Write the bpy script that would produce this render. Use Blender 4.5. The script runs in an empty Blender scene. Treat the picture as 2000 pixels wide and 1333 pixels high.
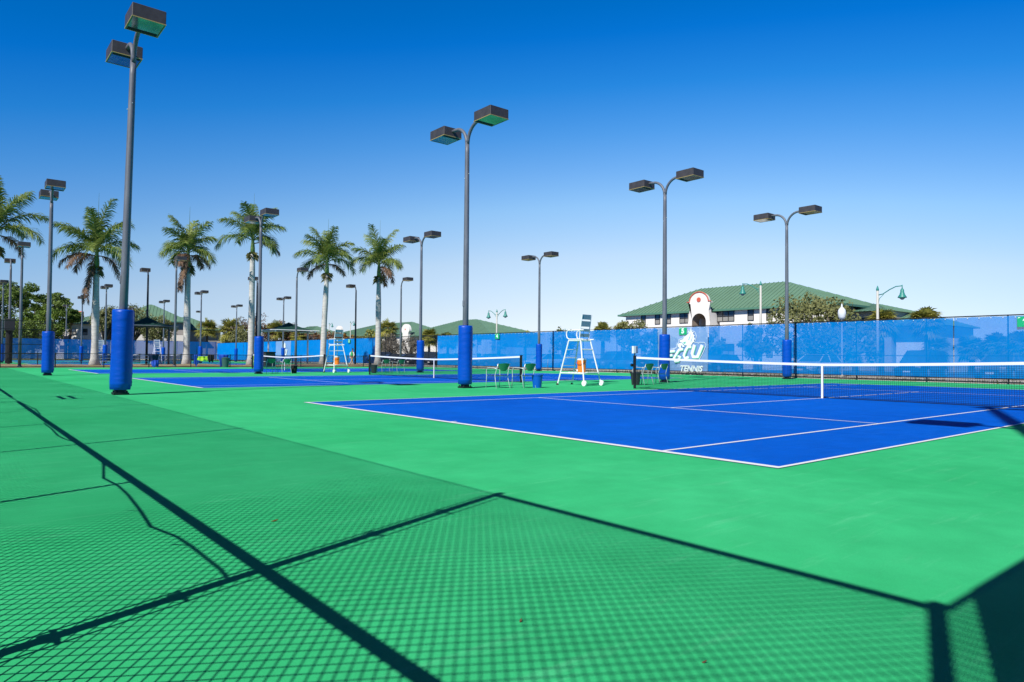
import bpy, bmesh, math, random
from mathutils import Vector, Matrix
random.seed(7)
R_ = math.radians
sc = bpy.context.scene
C = sc.collection
# ------------------------------------------------------------ camera
YAW, PIT, ROL = 0.8839, 0.0237, 0.0082
F = Vector((-math.sin(YAW)*math.cos(PIT), math.cos(YAW)*math.cos(PIT), math.sin(PIT)))
R0 = Vector((math.cos(YAW), math.sin(YAW), 0)); U0 = R0.cross(F)
R2 = R0*math.cos(ROL)+U0*math.sin(ROL); U2 = -R0*math.sin(ROL)+U0*math.cos(ROL)
cd = bpy.data.cameras.new('camera'); cam = bpy.data.objects.new('camera', cd); C.objects.link(cam)
cd.sensor_width = 36; cd.lens = 1345.9/2000*36; cd.clip_end = 3000; cd.clip_start = 0.02
M = Matrix((R2, U2, -F)).transposed().to_4x4(); M.translation = Vector((3.379, -5.968, 1.011))
cam.matrix_world = M; sc.camera = cam
# ------------------------------------------------------------ sky, sun, exposure
SAZ, SEL = R_(20.4), R_(42.3)          # shadows run 20.4 deg left of +Y
w = bpy.data.worlds.new('World'); sc.world = w; w.use_nodes = True
nt = w.node_tree; nt.nodes.clear()
sky = nt.nodes.new('ShaderNodeTexSky'); sky.sky_type = 'NISHITA'; sky.sun_disc = False
sky.sun_elevation = SEL; sky.sun_rotation = math.pi-SAZ
sky.air_density = 1.0; sky.dust_density = 0.3; sky.ozone_density = 2.0
bg = nt.nodes.new('ShaderNodeBackground'); bg.inputs[1].default_value = 0.15
wo = nt.nodes.new('ShaderNodeOutputWorld')
# deep, polarised-looking winter sky: gain by elevation, darker towards 90 degrees from the sun; sunward side dimmed too, to deepen cast shadows
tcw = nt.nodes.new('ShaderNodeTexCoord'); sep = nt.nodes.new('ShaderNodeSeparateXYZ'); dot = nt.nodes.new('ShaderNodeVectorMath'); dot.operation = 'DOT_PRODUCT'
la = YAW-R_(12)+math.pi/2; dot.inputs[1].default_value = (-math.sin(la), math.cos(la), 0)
def mth(op, a, b=None):
    n = nt.nodes.new('ShaderNodeMath'); n.operation = op
    for k, v in ((0, a), (1, b)):
        if v is None: continue
        if isinstance(v, (int, float)): n.inputs[k].default_value = v
        else: nt.links.new(v, n.inputs[k])
    return n.outputs[0]
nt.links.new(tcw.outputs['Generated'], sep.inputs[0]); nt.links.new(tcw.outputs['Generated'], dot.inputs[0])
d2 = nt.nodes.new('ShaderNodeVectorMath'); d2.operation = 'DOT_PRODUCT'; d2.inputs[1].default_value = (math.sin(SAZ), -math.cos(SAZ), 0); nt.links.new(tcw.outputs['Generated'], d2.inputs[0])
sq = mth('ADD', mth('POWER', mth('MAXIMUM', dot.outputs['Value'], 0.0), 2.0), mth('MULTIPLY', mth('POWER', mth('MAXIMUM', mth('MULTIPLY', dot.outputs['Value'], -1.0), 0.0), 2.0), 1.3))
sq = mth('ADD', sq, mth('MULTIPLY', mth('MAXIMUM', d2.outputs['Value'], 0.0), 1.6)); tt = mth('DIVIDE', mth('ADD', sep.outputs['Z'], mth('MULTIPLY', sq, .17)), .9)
cmb = nt.nodes.new('ShaderNodeCombineXYZ'); nrm = nt.nodes.new('ShaderNodeVectorMath'); nrm.operation = 'NORMALIZE'
nt.links.new(sep.outputs['X'], cmb.inputs[0]); nt.links.new(sep.outputs['Y'], cmb.inputs[1]); nt.links.new(mth('MULTIPLY', tt, .9), cmb.inputs[2]); nt.links.new(cmb.outputs[0], nrm.inputs[0]); nt.links.new(nrm.outputs[0], sky.inputs[0])
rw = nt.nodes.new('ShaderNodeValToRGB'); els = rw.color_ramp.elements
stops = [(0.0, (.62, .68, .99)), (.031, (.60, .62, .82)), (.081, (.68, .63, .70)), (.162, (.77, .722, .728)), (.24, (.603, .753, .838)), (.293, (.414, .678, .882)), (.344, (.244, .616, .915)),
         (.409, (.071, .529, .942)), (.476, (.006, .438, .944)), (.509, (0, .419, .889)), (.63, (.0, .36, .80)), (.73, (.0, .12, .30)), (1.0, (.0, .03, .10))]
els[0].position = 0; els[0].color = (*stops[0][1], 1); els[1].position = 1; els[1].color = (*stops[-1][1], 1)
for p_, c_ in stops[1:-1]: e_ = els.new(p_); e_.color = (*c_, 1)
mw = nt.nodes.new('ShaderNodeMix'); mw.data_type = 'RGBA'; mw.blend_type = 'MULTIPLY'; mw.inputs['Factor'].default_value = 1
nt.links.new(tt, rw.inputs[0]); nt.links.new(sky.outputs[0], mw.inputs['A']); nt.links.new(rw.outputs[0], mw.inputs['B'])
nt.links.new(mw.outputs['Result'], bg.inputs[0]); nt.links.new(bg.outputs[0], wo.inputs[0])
sl = bpy.data.lights.new('sun', 'SUN'); sl.energy = 4.6; sl.angle = R_(0.5); sl.color = (1, .965, .9)
so = bpy.data.objects.new('sun', sl); C.objects.link(so)
sd = Vector((-math.sin(SAZ)*math.cos(SEL), math.cos(SAZ)*math.cos(SEL), -math.sin(SEL)))
so.rotation_euler = sd.to_track_quat('-Z', 'Y').to_euler(); so.location = (20, -40, 40)
sc.view_settings.view_transform = 'Standard'; sc.view_settings.look = 'None'
sc.view_settings.exposure = 0.3; sc.view_settings.gamma = 1
# ------------------------------------------------------------ materials
def mat(name, col, rough=.6, metal=0, spec=.5, noise=None, nscale=5, bump=0, bscale=40, stretch=None, coat=0):
    """noise: second colour mixed in by object-space noise"""
    m = bpy.data.materials.new(name); m.use_nodes = True; t = m.node_tree
    b = t.nodes['Principled BSDF']; b.inputs['Base Color'].default_value = (*col, 1)
    b.inputs['Roughness'].default_value = rough; b.inputs['Metallic'].default_value = metal
    b.inputs['Specular IOR Level'].default_value = spec; b.inputs['Coat Weight'].default_value = coat
    tc = t.nodes.new('ShaderNodeTexCoord'); mp = t.nodes.new('ShaderNodeMapping')
    t.links.new(tc.outputs['Object'], mp.inputs[0])
    if stretch: mp.inputs['Scale'].default_value = stretch
    if noise:
        n = t.nodes.new('ShaderNodeTexNoise'); n.inputs['Scale'].default_value = nscale; n.inputs['Detail'].default_value = 6
        n.inputs['Roughness'].default_value = .65
        rp = t.nodes.new('ShaderNodeValToRGB'); rp.color_ramp.elements[0].position = .35; rp.color_ramp.elements[1].position = .68
        rp.color_ramp.elements[0].color = (*col, 1); rp.color_ramp.elements[1].color = (*noise, 1)
        t.links.new(mp.outputs[0], n.inputs['Vector']); t.links.new(n.outputs['Fac'], rp.inputs[0]); t.links.new(rp.outputs[0], b.inputs['Base Color'])
    if bump:
        n2 = t.nodes.new('ShaderNodeTexNoise'); n2.inputs['Scale'].default_value = bscale; n2.inputs['Detail'].default_value = 4
        bp = t.nodes.new('ShaderNodeBump'); bp.inputs['Strength'].default_value = bump; bp.inputs['Distance'].default_value = .02
        t.links.new(mp.outputs[0], n2.inputs['Vector']); t.links.new(n2.outputs['Fac'], bp.inputs['Height']); t.links.new(bp.outputs[0], b.inputs['Normal'])
    return m
def court_mat(name, c1, c2, c3):
    m = mat(name, c1, .8, spec=.05); t = m.node_tree; b = t.nodes['Principled BSDF']
    tc = t.nodes.new('ShaderNodeTexCoord')
    n1 = t.nodes.new('ShaderNodeTexNoise'); n1.inputs['Scale'].default_value = .28; n1.inputs['Detail'].default_value = 8; n1.inputs['Roughness'].default_value = .6
    r1 = t.nodes.new('ShaderNodeValToRGB'); r1.color_ramp.elements[0].color = (*c1, 1); r1.color_ramp.elements[1].color = (*c2, 1)
    r1.color_ramp.elements[0].position = .35; r1.color_ramp.elements[1].position = .7
    mp = t.nodes.new('ShaderNodeMapping'); mp.inputs['Scale'].default_value = (9, .9, 1); mp.inputs['Rotation'].default_value = (0, 0, R_(35))
    n2 = t.nodes.new('ShaderNodeTexNoise'); n2.inputs['Scale'].default_value = 1.1; n2.inputs['Detail'].default_value = 9; n2.inputs['Roughness'].default_value = .72
    r2 = t.nodes.new('ShaderNodeValToRGB'); r2.color_ramp.elements[0].position = .55; r2.color_ramp.elements[1].position = .80
    r2.color_ramp.elements[1].color = (.45, .45, .45, 1)
    mx = t.nodes.new('ShaderNodeMix'); mx.data_type = 'RGBA'; mx.inputs['B'].default_value = (*c3, 1)
    n4 = t.nodes.new('ShaderNodeTexNoise'); n4.inputs['Scale'].default_value = 90; n4.inputs['Detail'].default_value = 5; n4.inputs['Roughness'].default_value = .8
    n5 = t.nodes.new('ShaderNodeTexNoise'); n5.inputs['Scale'].default_value = 2.3; n5.inputs['Detail'].default_value = 7; n5.inputs['Roughness'].default_value = .7
    ad = t.nodes.new('ShaderNodeMath'); ad.operation = 'ADD'; hv = t.nodes.new('ShaderNodeHueSaturation'); mr = t.nodes.new('ShaderNodeMapRange')
    mr.inputs['From Min'].default_value = .7; mr.inputs['From Max'].default_value = 1.3; mr.inputs['To Min'].default_value = .86; mr.inputs['To Max'].default_value = 1.13
    t.links.new(tc.outputs['Object'], n4.inputs['Vector']); t.links.new(tc.outputs['Object'], n5.inputs['Vector']); t.links.new(n4.outputs[0], ad.inputs[0]); t.links.new(n5.outputs[0], ad.inputs[1])
    t.links.new(ad.outputs[0], mr.inputs[0]); t.links.new(mr.outputs[0], hv.inputs['Value'])
    n3 = t.nodes.new('ShaderNodeTexNoise'); n3.inputs['Scale'].default_value = 260; n3.inputs['Detail'].default_value = 2
    bp = t.nodes.new('ShaderNodeBump'); bp.inputs['Strength'].default_value = .35; bp.inputs['Distance'].default_value = .003
    l = t.links.new
    l(tc.outputs['Object'], n1.inputs['Vector']); l(n1.outputs[0], r1.inputs[0]); l(tc.outputs['Object'], mp.inputs[0]); l(mp.outputs[0], n2.inputs['Vector'])
    l(n2.outputs[0], r2.inputs[0]); l(r2.outputs[0], mx.inputs['Factor']); l(r1.outputs[0], mx.inputs['A']); l(mx.outputs['Result'], hv.inputs['Color']); l(hv.outputs[0], b.inputs['Base Color'])
    l(tc.outputs['Object'], n3.inputs['Vector']); l(n3.outputs[0], bp.inputs['Height']); l(bp.outputs[0], b.inputs['Normal'])
    return m
GREEN = court_mat('green court paint', (.030, .43, .152), (.052, .525, .208), (.16, .61, .33))
BLUE = court_mat('blue court paint', (.0, .088, .52), (.0, .114, .61), (.03, .21, .70))
WHITE = mat('white line paint', (.8, .8, .8), .7)
POLE = mat('bronze grey pole', (.10, .11, .135), .5, .0, noise=(.155, .168, .20), nscale=6, stretch=(1, 1, .3), bump=.1)
POLE_SHADED = mat('shaded pole', (.012, .013, .018), .5, .2, noise=(.03, .03, .04))  # pole grey darkened in colour for poles standing in shadow
HEAD = mat('lamp housing', (.035, .032, .036), .55, noise=(.065, .058, .06), nscale=3)
TRIM = mat('brass lens trim', (.55, .38, .13), .4, .3)
LENS = mat('lamp lens glass', (.13, .17, .17), .12, .7, noise=(.3, .34, .34), nscale=2.5)
PAD = mat('blue vinyl pad', (.0, .07, .48), .36, spec=.3, noise=(.0, .06, .42), nscale=2, bump=.45, bscale=2.6, stretch=(1.6, 1.6, 1.6))
for n_ in PAD.node_tree.nodes:
    if n_.type == 'MAPPING': n_.inputs['Rotation'].default_value = (R_(35), R_(25), 0); n_.inputs['Scale'].default_value = (1, 1, 4.5)
    if n_.type == 'BUMP': n_.inputs['Distance'].default_value = .035
BLK = mat('black coated metal', (.008, .009, .01), .45)
RUB = mat('black rubber', (.01, .01, .011), .8)
ALU = mat('aluminium', (.68, .70, .74), .35, .35)
WPT = mat('white powder coat', (.8, .8, .8), .35)
GRYF = mat('grey seat fabric', (.3, .38, .43), .7)
ORG = mat('orange cooler plastic', (.85, .22, .015), .4)
REDP = mat('red plastic', (.6, .04, .01), .4)
BKT = mat('blue bucket plastic', (.0, .09, .5), .4)
GRNP = mat('green chair sling', (.03, .24, .11), .5)
SIGN = mat('green sign', (.01, .38, .16), .4)
TEAL = mat('verdigris lamp paint', (.03, .24, .2), .45)
CONC = mat('pale lamp post', (.5, .49, .45), .7)
STUC = mat('white stucco', (.84, .80, .75), .85, noise=(.78, .74, .69), nscale=.6, bump=.15, bscale=30)
STUC2 = mat('grey stucco', (.42, .38, .35), .85, noise=(.38, .35, .32), nscale=.6)
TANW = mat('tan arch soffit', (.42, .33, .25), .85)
CORAL = mat('coral trim', (.62, .11, .07), .7)
FASC = mat('green fascia', (.09, .22, .15), .5)
GLASS = mat('dark window glass', (.05, .06, .075), .12, spec=.8)
BLIND = mat('window blinds', (.28, .27, .25), .6)
WFR = mat('black window frame', (.01, .01, .012), .5)
ASPH = mat('asphalt', (.05, .05, .052), .9, noise=(.075, .073, .07), nscale=2, bump=.3)
CURB = mat('concrete walk', (.46, .42, .37), .85, noise=(.56, .52, .46), nscale=1.5)
GRASS = mat('dry lawn', (.05, .09, .02), .95, noise=(.14, .12, .05), nscale=3, bump=.6, bscale=60)
MULCH = mat('brown mulch', (.24, .15, .09), .95, noise=(.36, .30, .15), nscale=.7, bump=.6, bscale=50)
TRUNK = mat('pale royal palm trunk', (.42, .40, .37), .8, noise=(.62, .60, .56), nscale=4, stretch=(.5, .5, 2.2), bump=.4, bscale=16)
SHAFT = mat('palm crown shaft', (.12, .2, .05), .5)
BARK = mat('grey brown bark', (.10, .075, .055), .9, noise=(.18, .14, .11), nscale=8, bump=.6)
DKGR = mat('charcoal plastic', (.03, .03, .034), .5)
BIN = mat('green grey bin', (.03, .09, .08), .6)
SKIN = mat('skin', (.16, .08, .05), .6); HAIR = mat('black hair', (.01, .008, .007), .7)
VEST = mat('green vest', (.02, .36, .10), .8); KHAKI = mat('khaki trousers', (.42, .3, .2), .85)
SHIRT = mat('white shirt', (.75, .75, .78), .8)
NAVY = mat('navy cloth', (.004, .012, .06), .85); ROY = mat('royal blue cloth', (.005, .06, .42), .8); LIME = mat('lime cloth', (.45, .7, .03), .8); BLKC = mat('black cloth', (.01, .01, .012), .9)
SHADE = mat('dark green shade cloth', (.004, .045, .035), .8)
def leafmat(name, a, b, sc_=1.2, tr=.25):
    m = mat(name, a, .55, noise=b, nscale=sc_, spec=.35); t = m.node_tree; p = t.nodes['Principled BSDF']
    tl = t.nodes.new('ShaderNodeBsdfTranslucent'); mx = t.nodes.new('ShaderNodeMixShader'); mx.inputs[0].default_value = tr
    src = p.inputs['Base Color'].links[0].from_socket; t.links.new(src, tl.inputs[0])
    t.links.new(p.outputs[0], mx.inputs[1]); t.links.new(tl.outputs[0], mx.inputs[2]); t.links.new(mx.outputs[0], t.nodes['Material Output'].inputs[0])
    return m
FROND = leafmat('palm frond', (.06, .15, .03), (.34, .38, .09), 1.1, .3)
SKIRT = leafmat('flower stalk', (.13, .15, .04), (.24, .19, .09), 5)
DEAD = leafmat('dead frond', (.16, .09, .055), (.30, .19, .12), 2)
SABAL = leafmat('sabal fan leaf', (.14, .19, .03), (.48, .42, .10), 1.4)
OAK = leafmat('oak leaf', (.10, .12, .035), (.30, .30, .12), 1.0)
PINE = leafmat('pine needles', (.07, .14, .02), (.24, .33, .07), .5)
BUSH = leafmat('understory leaf', (.04, .10, .01), (.24, .33, .04), .35)
BROWN = leafmat('bare twig brown', (.17, .085, .04), (.26, .15, .08), .6)
GREYL = leafmat('grey shrub leaf', (.10, .09, .06), (.24, .21, .17), .8)
RUST = leafmat('rusty leaf', (.30, .13, .02), (.35, .22, .04), .8)
def roofmat(name):
    m = mat(name, (.13, .235, .155), .42, spec=.4, noise=(.15, .27, .18), nscale=.4)
    return m
ROOF = roofmat('green standing seam metal')
def screenmat(name, col, trans, col2=None):
    m = mat(name, col, .7, spec=.04, noise=col2 or col, nscale=1.5, bump=.5, bscale=2.2); t = m.node_tree; p = t.nodes['Principled BSDF']
    tl = t.nodes.new('ShaderNodeBsdfTranslucent'); tl.inputs[0].default_value = (*col, 1)
    tp = t.nodes.new('ShaderNodeBsdfTransparent')
    m1 = t.nodes.new('ShaderNodeMixShader'); m1.inputs[0].default_value = .12
    m2 = t.nodes.new('ShaderNodeMixShader')
    lw = t.nodes.new('ShaderNodeLayerWeight'); lw.inputs[0].default_value = .5
    mr = t.nodes.new('ShaderNodeMapRange'); mr.inputs['From Min'].default_value = .05; mr.inputs['From Max'].default_value = .68
    mr.inputs['To Min'].default_value = trans; mr.inputs['To Max'].default_value = .03
    l = t.links.new
    l(p.outputs[0], m1.inputs[1]); l(tl.outputs[0], m1.inputs[2]); l(lw.outputs['Facing'], mr.inputs[0]); l(mr.outputs[0], m2.inputs[0])
    l(m1.outputs[0], m2.inputs[1]); l(tp.outputs[0], m2.inputs[2]); l(m2.outputs[0], t.nodes['Material Output'].inputs[0])
    return m
SCR = screenmat('blue mesh windscreen', (.0, .205, .66), .22, (.0, .235, .70))
SCR_SHADED = screenmat('shaded blue mesh windscreen', (.0, .12, .42), .26, (.0, .15, .5))  # windscreen blue with weaker sunlight put into its colour
SCRL = screenmat('pale blue printed mesh', (.19, .34, .66), .15, (.22, .38, .70))
LWHITE = mat('white print', (.8, .82, .85), .7); LTEAL = mat('teal print', (.12, .46, .36), .7); LBLUE = mat('blue print', (.17, .33, .66), .7)
# ------------------------------------------------------------ mesh builder
class MB:
    def __init__(s): s.v = []; s.f = []
    def add(s, vs, fs):
        o = len(s.v); s.v += [tuple(v) for v in vs]; s.f += [tuple(i+o for i in f) for f in fs]; return s
    def box(s, c, d, rz=0, bev=0):
        cx, cy, cz = c; hx, hy, hz = d[0]/2, d[1]/2, d[2]/2; ca, sa = math.cos(rz), math.sin(rz)
        def P(x, y, z): return (cx+x*ca-y*sa, cy+x*sa+y*ca, cz+z)
        if not bev:
            return s.add([P(x, y, z) for z in (-hz, hz) for x, y in ((-hx, -hy), (hx, -hy), (hx, hy), (-hx, hy))],
                     [(0, 3, 2, 1), (4, 5, 6, 7), (0, 1, 5, 4), (1, 2, 6, 5), (2, 3, 7, 6), (3, 0, 4, 7)])
        b = bev; ring = [(-hx+b, -hy), (hx-b, -hy), (hx, -hy+b), (hx, hy-b), (hx-b, hy), (-hx+b, hy), (-hx, hy-b), (-hx, -hy+b)]
        k = 1-b/max(hx, hy)
        lv = [(-hz, k), (-hz+b, 1), (hz-b, 1), (hz, k)]
        vs = [P(x*q, y*q, z) for z, q in lv for x, y in ring]
        fs = [tuple(range(7, -1, -1)), tuple(range(24, 32))]
        for j in range(3):
            for i in range(8): fs.append((j*8+i, j*8+(i+1) % 8, j*8+8+(i+1) % 8, j*8+8+i))
        return s.add(vs, fs)
    def tube(s, pts, rad, n=8, cap=True):
        pts = [Vector(p) for p in pts]; rs = rad if isinstance(rad, (list, tuple)) else [rad]*len(pts)
        vs = []; prev = None
        for i, p in enumerate(pts):
            t = (pts[min(i+1, len(pts)-1)]-pts[max(i-1, 0)]).normalized()
            if prev is None:
                a = Vector((0, 0, 1)) if abs(t.z) < .9 else Vector((1, 0, 0)); u = t.cross(a).normalized()
            else: u = (prev-t*prev.dot(t)).normalized()
            prev = u; v = t.cross(u)
            vs += [p+(u*math.cos(2*math.pi*k/n)+v*math.sin(2*math.pi*k/n))*rs[i] for k in range(n)]
        fs = [(i*n+k, i*n+(k+1) % n, (i+1)*n+(k+1) % n, (i+1)*n+k) for i in range(len(pts)-1) for k in range(n)]
        if cap: fs += [tuple(range(n-1, -1, -1)), tuple(range((len(pts)-1)*n, len(pts)*n))]
        return s.add(vs, fs)
    def lathe(s, prof, c=(0, 0, 0), n=16):
        vs = [(c[0]+r*math.cos(2*math.pi*k/n), c[1]+r*math.sin(2*math.pi*k/n), c[2]+z) for r, z in prof for k in range(n)]
        fs = [(i*n+k, i*n+(k+1) % n, (i+1)*n+(k+1) % n, (i+1)*n+k) for i in range(len(prof)-1) for k in range(n)]
        fs += [tuple(range(n-1, -1, -1)), tuple(range((len(prof)-1)*n, len(prof)*n))]
        return s.add(vs, fs)
    def quad(s, a, b, c, d): return s.add([a, b, c, d], [(0, 1, 2, 3)])
    def build(s, name, m, parent=None, smooth=False, loc=None):
        me = bpy.data.meshes.new(name); me.from_pydata(s.v, [], s.f); me.update()
        for mm in (m if isinstance(m, (list, tuple)) else [m]): me.materials.append(mm)
        if smooth:
            for p in me.polygons: p.use_smooth = True
        o = bpy.data.objects.new(name, me); C.objects.link(o)
        if parent is not None: o.parent = parent
        if loc is not None: o.location = loc
        return o
def tag(o, label=None, cat=None, group=None, kind=None):
    if label: o['label'] = label
    if cat: o['category'] = cat
    if group: o['group'] = group
    if kind: o['kind'] = kind
    return o
def empty(name, loc, rz=0, label=None, cat=None, group=None):
    o = bpy.data.objects.new(name, None); C.objects.link(o); o.location = loc; o.rotation_euler.z = rz; o.empty_display_size = .1
    return tag(o, label, cat, group)
def copy_tree(o, parent=None):
    c = o.copy(); C.objects.link(c)
    if parent is not None: c.parent = parent
    for ch in [x for x in bpy.data.objects if x.parent == o]: copy_tree(ch, c)
    return c
def struct(name, mb, m): return tag(mb.build(name, m), kind='structure')
def text_mb(txt, size, bold=.0, shear=0):
    cu = bpy.data.curves.new('t', 'FONT'); cu.body = txt; cu.size = size; cu.offset = bold; cu.shear = shear; cu.align_x = 'CENTER'; cu.align_y = 'CENTER'
    cu.extrude = .002
    o = bpy.data.objects.new('t', cu); C.objects.link(o); dg = bpy.context.evaluated_depsgraph_get(); dg.update()
    me = o.evaluated_get(dg).to_mesh(); mb = MB(); mb.add([v.co for v in me.vertices], [tuple(p.vertices) for p in me.polygons])
    bpy.data.objects.remove(o); return mb
def upright(mb, x, y, z):   # text in the xy plane stood up facing -Y
    mb.v = [(x+a, y-c, z+b) for a, b, c in mb.v]; return mb
# ------------------------------------------------------------ ground
def sheet(name, x0, x1, y0, y1, z, m): return struct(name, MB().quad((x0, y0, z), (x1, y0, z), (x1, y1, z), (x0, y1, z)), m)
sheet('ground', -900, 900, -300, 1300, -.05, GRASS)
sheet('car_park', -150, 60, 38.4, 56, -.03, ASPH)
CY0, CY1 = -6.6, 30.2
sheet('court_surface', -55.8, 3.9, CY0, CY1, 0, GREEN)
sheet('court_surface', -121.8, -64.6, CY0, CY1, 0, GREEN)
struct('pavement', MB().box((-58, 34.5, -.02), (127, 7.8, .09)), CURB)
b = MB(); nx_, ny_ = 12, 60
for i in range(nx_+1):
    for j in range(ny_+1):
        u = i/nx_; y = CY0-6+(CY1-CY0+6)*j/ny_; b.v.append((-64.6+8.8*u, y, -.015+.26*math.sin(math.pi*u)**.8*(.75+.25*math.sin(y*.9+u*3)*math.sin(y*.37))))
b.f = [(i*(ny_+1)+j, (i+1)*(ny_+1)+j, (i+1)*(ny_+1)+j+1, i*(ny_+1)+j+1) for i in range(nx_) for j in range(ny_)]
struct('planting_strip', b, MULCH)
W_, L_ = 10.97, 23.77
def court(xr):
    struct('playing_surface', MB().quad((xr-W_, 0, .004), (xr, 0, .004), (xr, L_, .004), (xr-W_, L_, .004)), BLUE)
    b = MB(); z = .008
    def ln(x0, x1, y0, y1): b.quad((xr+x0, y0, z), (xr+x1, y0, z), (xr+x1, y1, z), (xr+x0, y1, z))
    w2 = .05
    ln(-W_, 0, 0, .1); ln(-W_, 0, L_-.1, L_)
    ln(-w2, 0, .1, L_-.1); ln(-W_, -W_+w2, .1, L_-.1)
    ln(-1.37-w2, -1.37, .1, L_-.1); ln(-W_+1.37, -W_+1.37+w2, .1, L_-.1)
    ln(-W_+1.37+w2, -1.37-w2, 5.485, 5.485+w2); ln(-W_+1.37+w2, -1.37-w2, 18.235, 18.285)
    ln(-W_/2-w2/2, -W_/2+w2/2, 5.535, 18.235); ln(-W_/2-w2/2, -W_/2+w2/2, .1, .2); ln(-W_/2-w2/2, -W_/2+w2/2, L_-.2, L_-.1)
    struct('court_lines', b, WHITE)
NX = [0, -18.71, -37.35, -70.6, -89.3, -108.0]
for x in NX: court(x)
# ------------------------------------------------------------ fences
def wires(b, x0, x1, z0, z1, s=.070, r=.0037, n=3, along='x', off=0):
    """diagonal chain-link wires between x0 and x1"""
    h = z1-z0; k = int((x1-x0+h)/s)
    for i in range(k):
        for sg in (1, -1):
            a = x0-h+i*s if sg == 1 else x0+i*s; e = a+h*sg; za, ze = z0, z1; 
            lo, hi = (a, e)
            # clip to [x0,x1]
            def zz(x): return z0+(x-a)/(e-a)*h
            pa, pe = (a, z0), (e, z1)
            if pa[0] < x0: pa = (x0, zz(x0))
            if pa[0] > x1: pa = (x1, zz(x1))
            if pe[0] < x0: pe = (x0, zz(x0))
            if pe[0] > x1: pe = (x1, zz(x1))
            if abs(pa[1]-pe[1]) < .02: continue
            o = off+(.0025 if sg == 1 else -.0025)
            if along == 'x': b.tube([(pa[0], o, pa[1]), (pe[0], o, pe[1])], r, n, cap=False)
            else: b.tube([(o, pa[0], pa[1]), (o, pe[0], pe[1])], r, n, cap=False)
YB = -6.1; XS = 3.52; FH = 3.21; MR = 1.3
nf = empty('chain_link_fence', (XS, YB, 0), 0, 'tall black chain-link fence behind the camera whose mesh shades the green foreground', 'fence')
b = MB(); wires(b, -58, .0, .03, FH-.02); b.build('mesh', BLK, nf)
for i in range(21):
    x = -i*2.88 - (.04 if i else 0); tall = (i % 2 == 1) or i == 0
    r = .037 if i == 0 else (.034 if i == 1 else .024)
    h = FH+.06 if tall else MR
    p = MB().tube([(x, -.03, 0), (x, -.03, h)], r, 10)
    if i == 1:   # terminal post with tension bars and bands
        for dx in (-.075, .075): p.tube([(x+dx, 0, .05), (x+dx, 0, FH-.1)], .007, 6)
        for z in (.45, .9, 2.0, 2.6): p.box((x, -.01, z), (.165, .012, .012)); p.box((x, -.03, z), (.09, .05, .02))
    p.build('post', BLK, nf)
b = MB().tube([(-2.92, -.03, MR), (0, -.03, MR)], .028, 8); b.build('mid_rail', BLK, nf)
b = MB().tube([(-14.9-XS+XS-2.5, -.03, MR), (-2.92, -.03, MR)], .028, 8); b.build('mid_rail', BLK, nf)
b = MB().tube([(-58, -.03, MR), (-19.1, -.03, MR)], .028, 8); b.build('mid_rail', BLK, nf)
b = MB().tube([(-2.92, -.03, FH), (0, -.03, FH)], .028, 8); b.build('top_rail', BLK, nf)
b = MB().tube([(-58, 0, FH-.02), (-2.92, 0, FH-.02)], .006, 5); b.build('tension_wire', BLK, nf)
# gate leaf in the fence run
gt = empty('fence_gate', (-14.5, YB-.03, 0), 0, 'black pipe gate frame in the fence behind, with doubled bar at its top', 'gate')
for x in (-.8, .55): MB().tube([(x, 0, 0), (x, 0, 2.5)], .035, 8).build('gate_post', BLK, gt)
b = MB(); [b.tube([(-.8, 0, z), (.55, 0, z)], .035, 8) for z in (2.15, 2.36)]; b.build('gate_bar', BLK, gt)
MB().box((3.0, .0, 1.28), (.08, .05, .25)).build('latch', BLK, gt)
# loose cable strung along the back fence
cab = [(0.59,1.07),(0.40,1.09),(0.20,1.09),(-0.12,1.09),(-0.36,1.08),(-0.72,1.02),(-1.18,1.06),(-1.80,1.10),(-2.22,1.11),(-2.67,1.08),(-3.36,1.19),(-3.96,1.26),(-5.06,1.27),(-5.88,1.17),(-6.29,1.15),(-7.29,1.18),(-8.15,1.18),(-8.46,1.25),(-9.07,1.25),(-9.33,1.22),(-10.19,1.30),(-11.24,1.33),(-12.89,1.29),(-14.25,1.25),(-15.35,1.23),(-17.33,1.24),(-19.12,1.22)]
b = MB().tube([(x, YB+.03, z) for x, z in cab], .009, 6)
for i in (3, 6, 12): x, z = cab[i]; b.tube([(x, YB+.03, z), (x-.12, YB+.03, z-.07)], .005, 5)
tag(b.build('loose_cable', BLK), 'thin loose cable sagging along the black fence, its wavy shadow on the green court', 'cable')
sf = empty('side_fence', (XS, YB, 0), 0, 'tall chain-link fence with blue windscreen just right of the camera', 'fence')
b = MB(); wires(b, .0, 36, .03, FH-.02, along='y'); b.build('mesh', BLK, sf)
for i in range(1, 13): MB().tube([(.03, i*3, 0), (.03, i*3, FH)], .03, 8).build('post', BLK, sf)
MB().tube([(.03, 0, FH), (.03, 36, FH)], .021, 8).build('top_rail', BLK, sf)
b = MB(); b.quad((-.02, .42, .12), (-.02, 36, .12), (-.02, 36, FH-.06), (-.02, .42, FH-.06)); b.build('windscreen', SCR_SHADED, sf)
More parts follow.
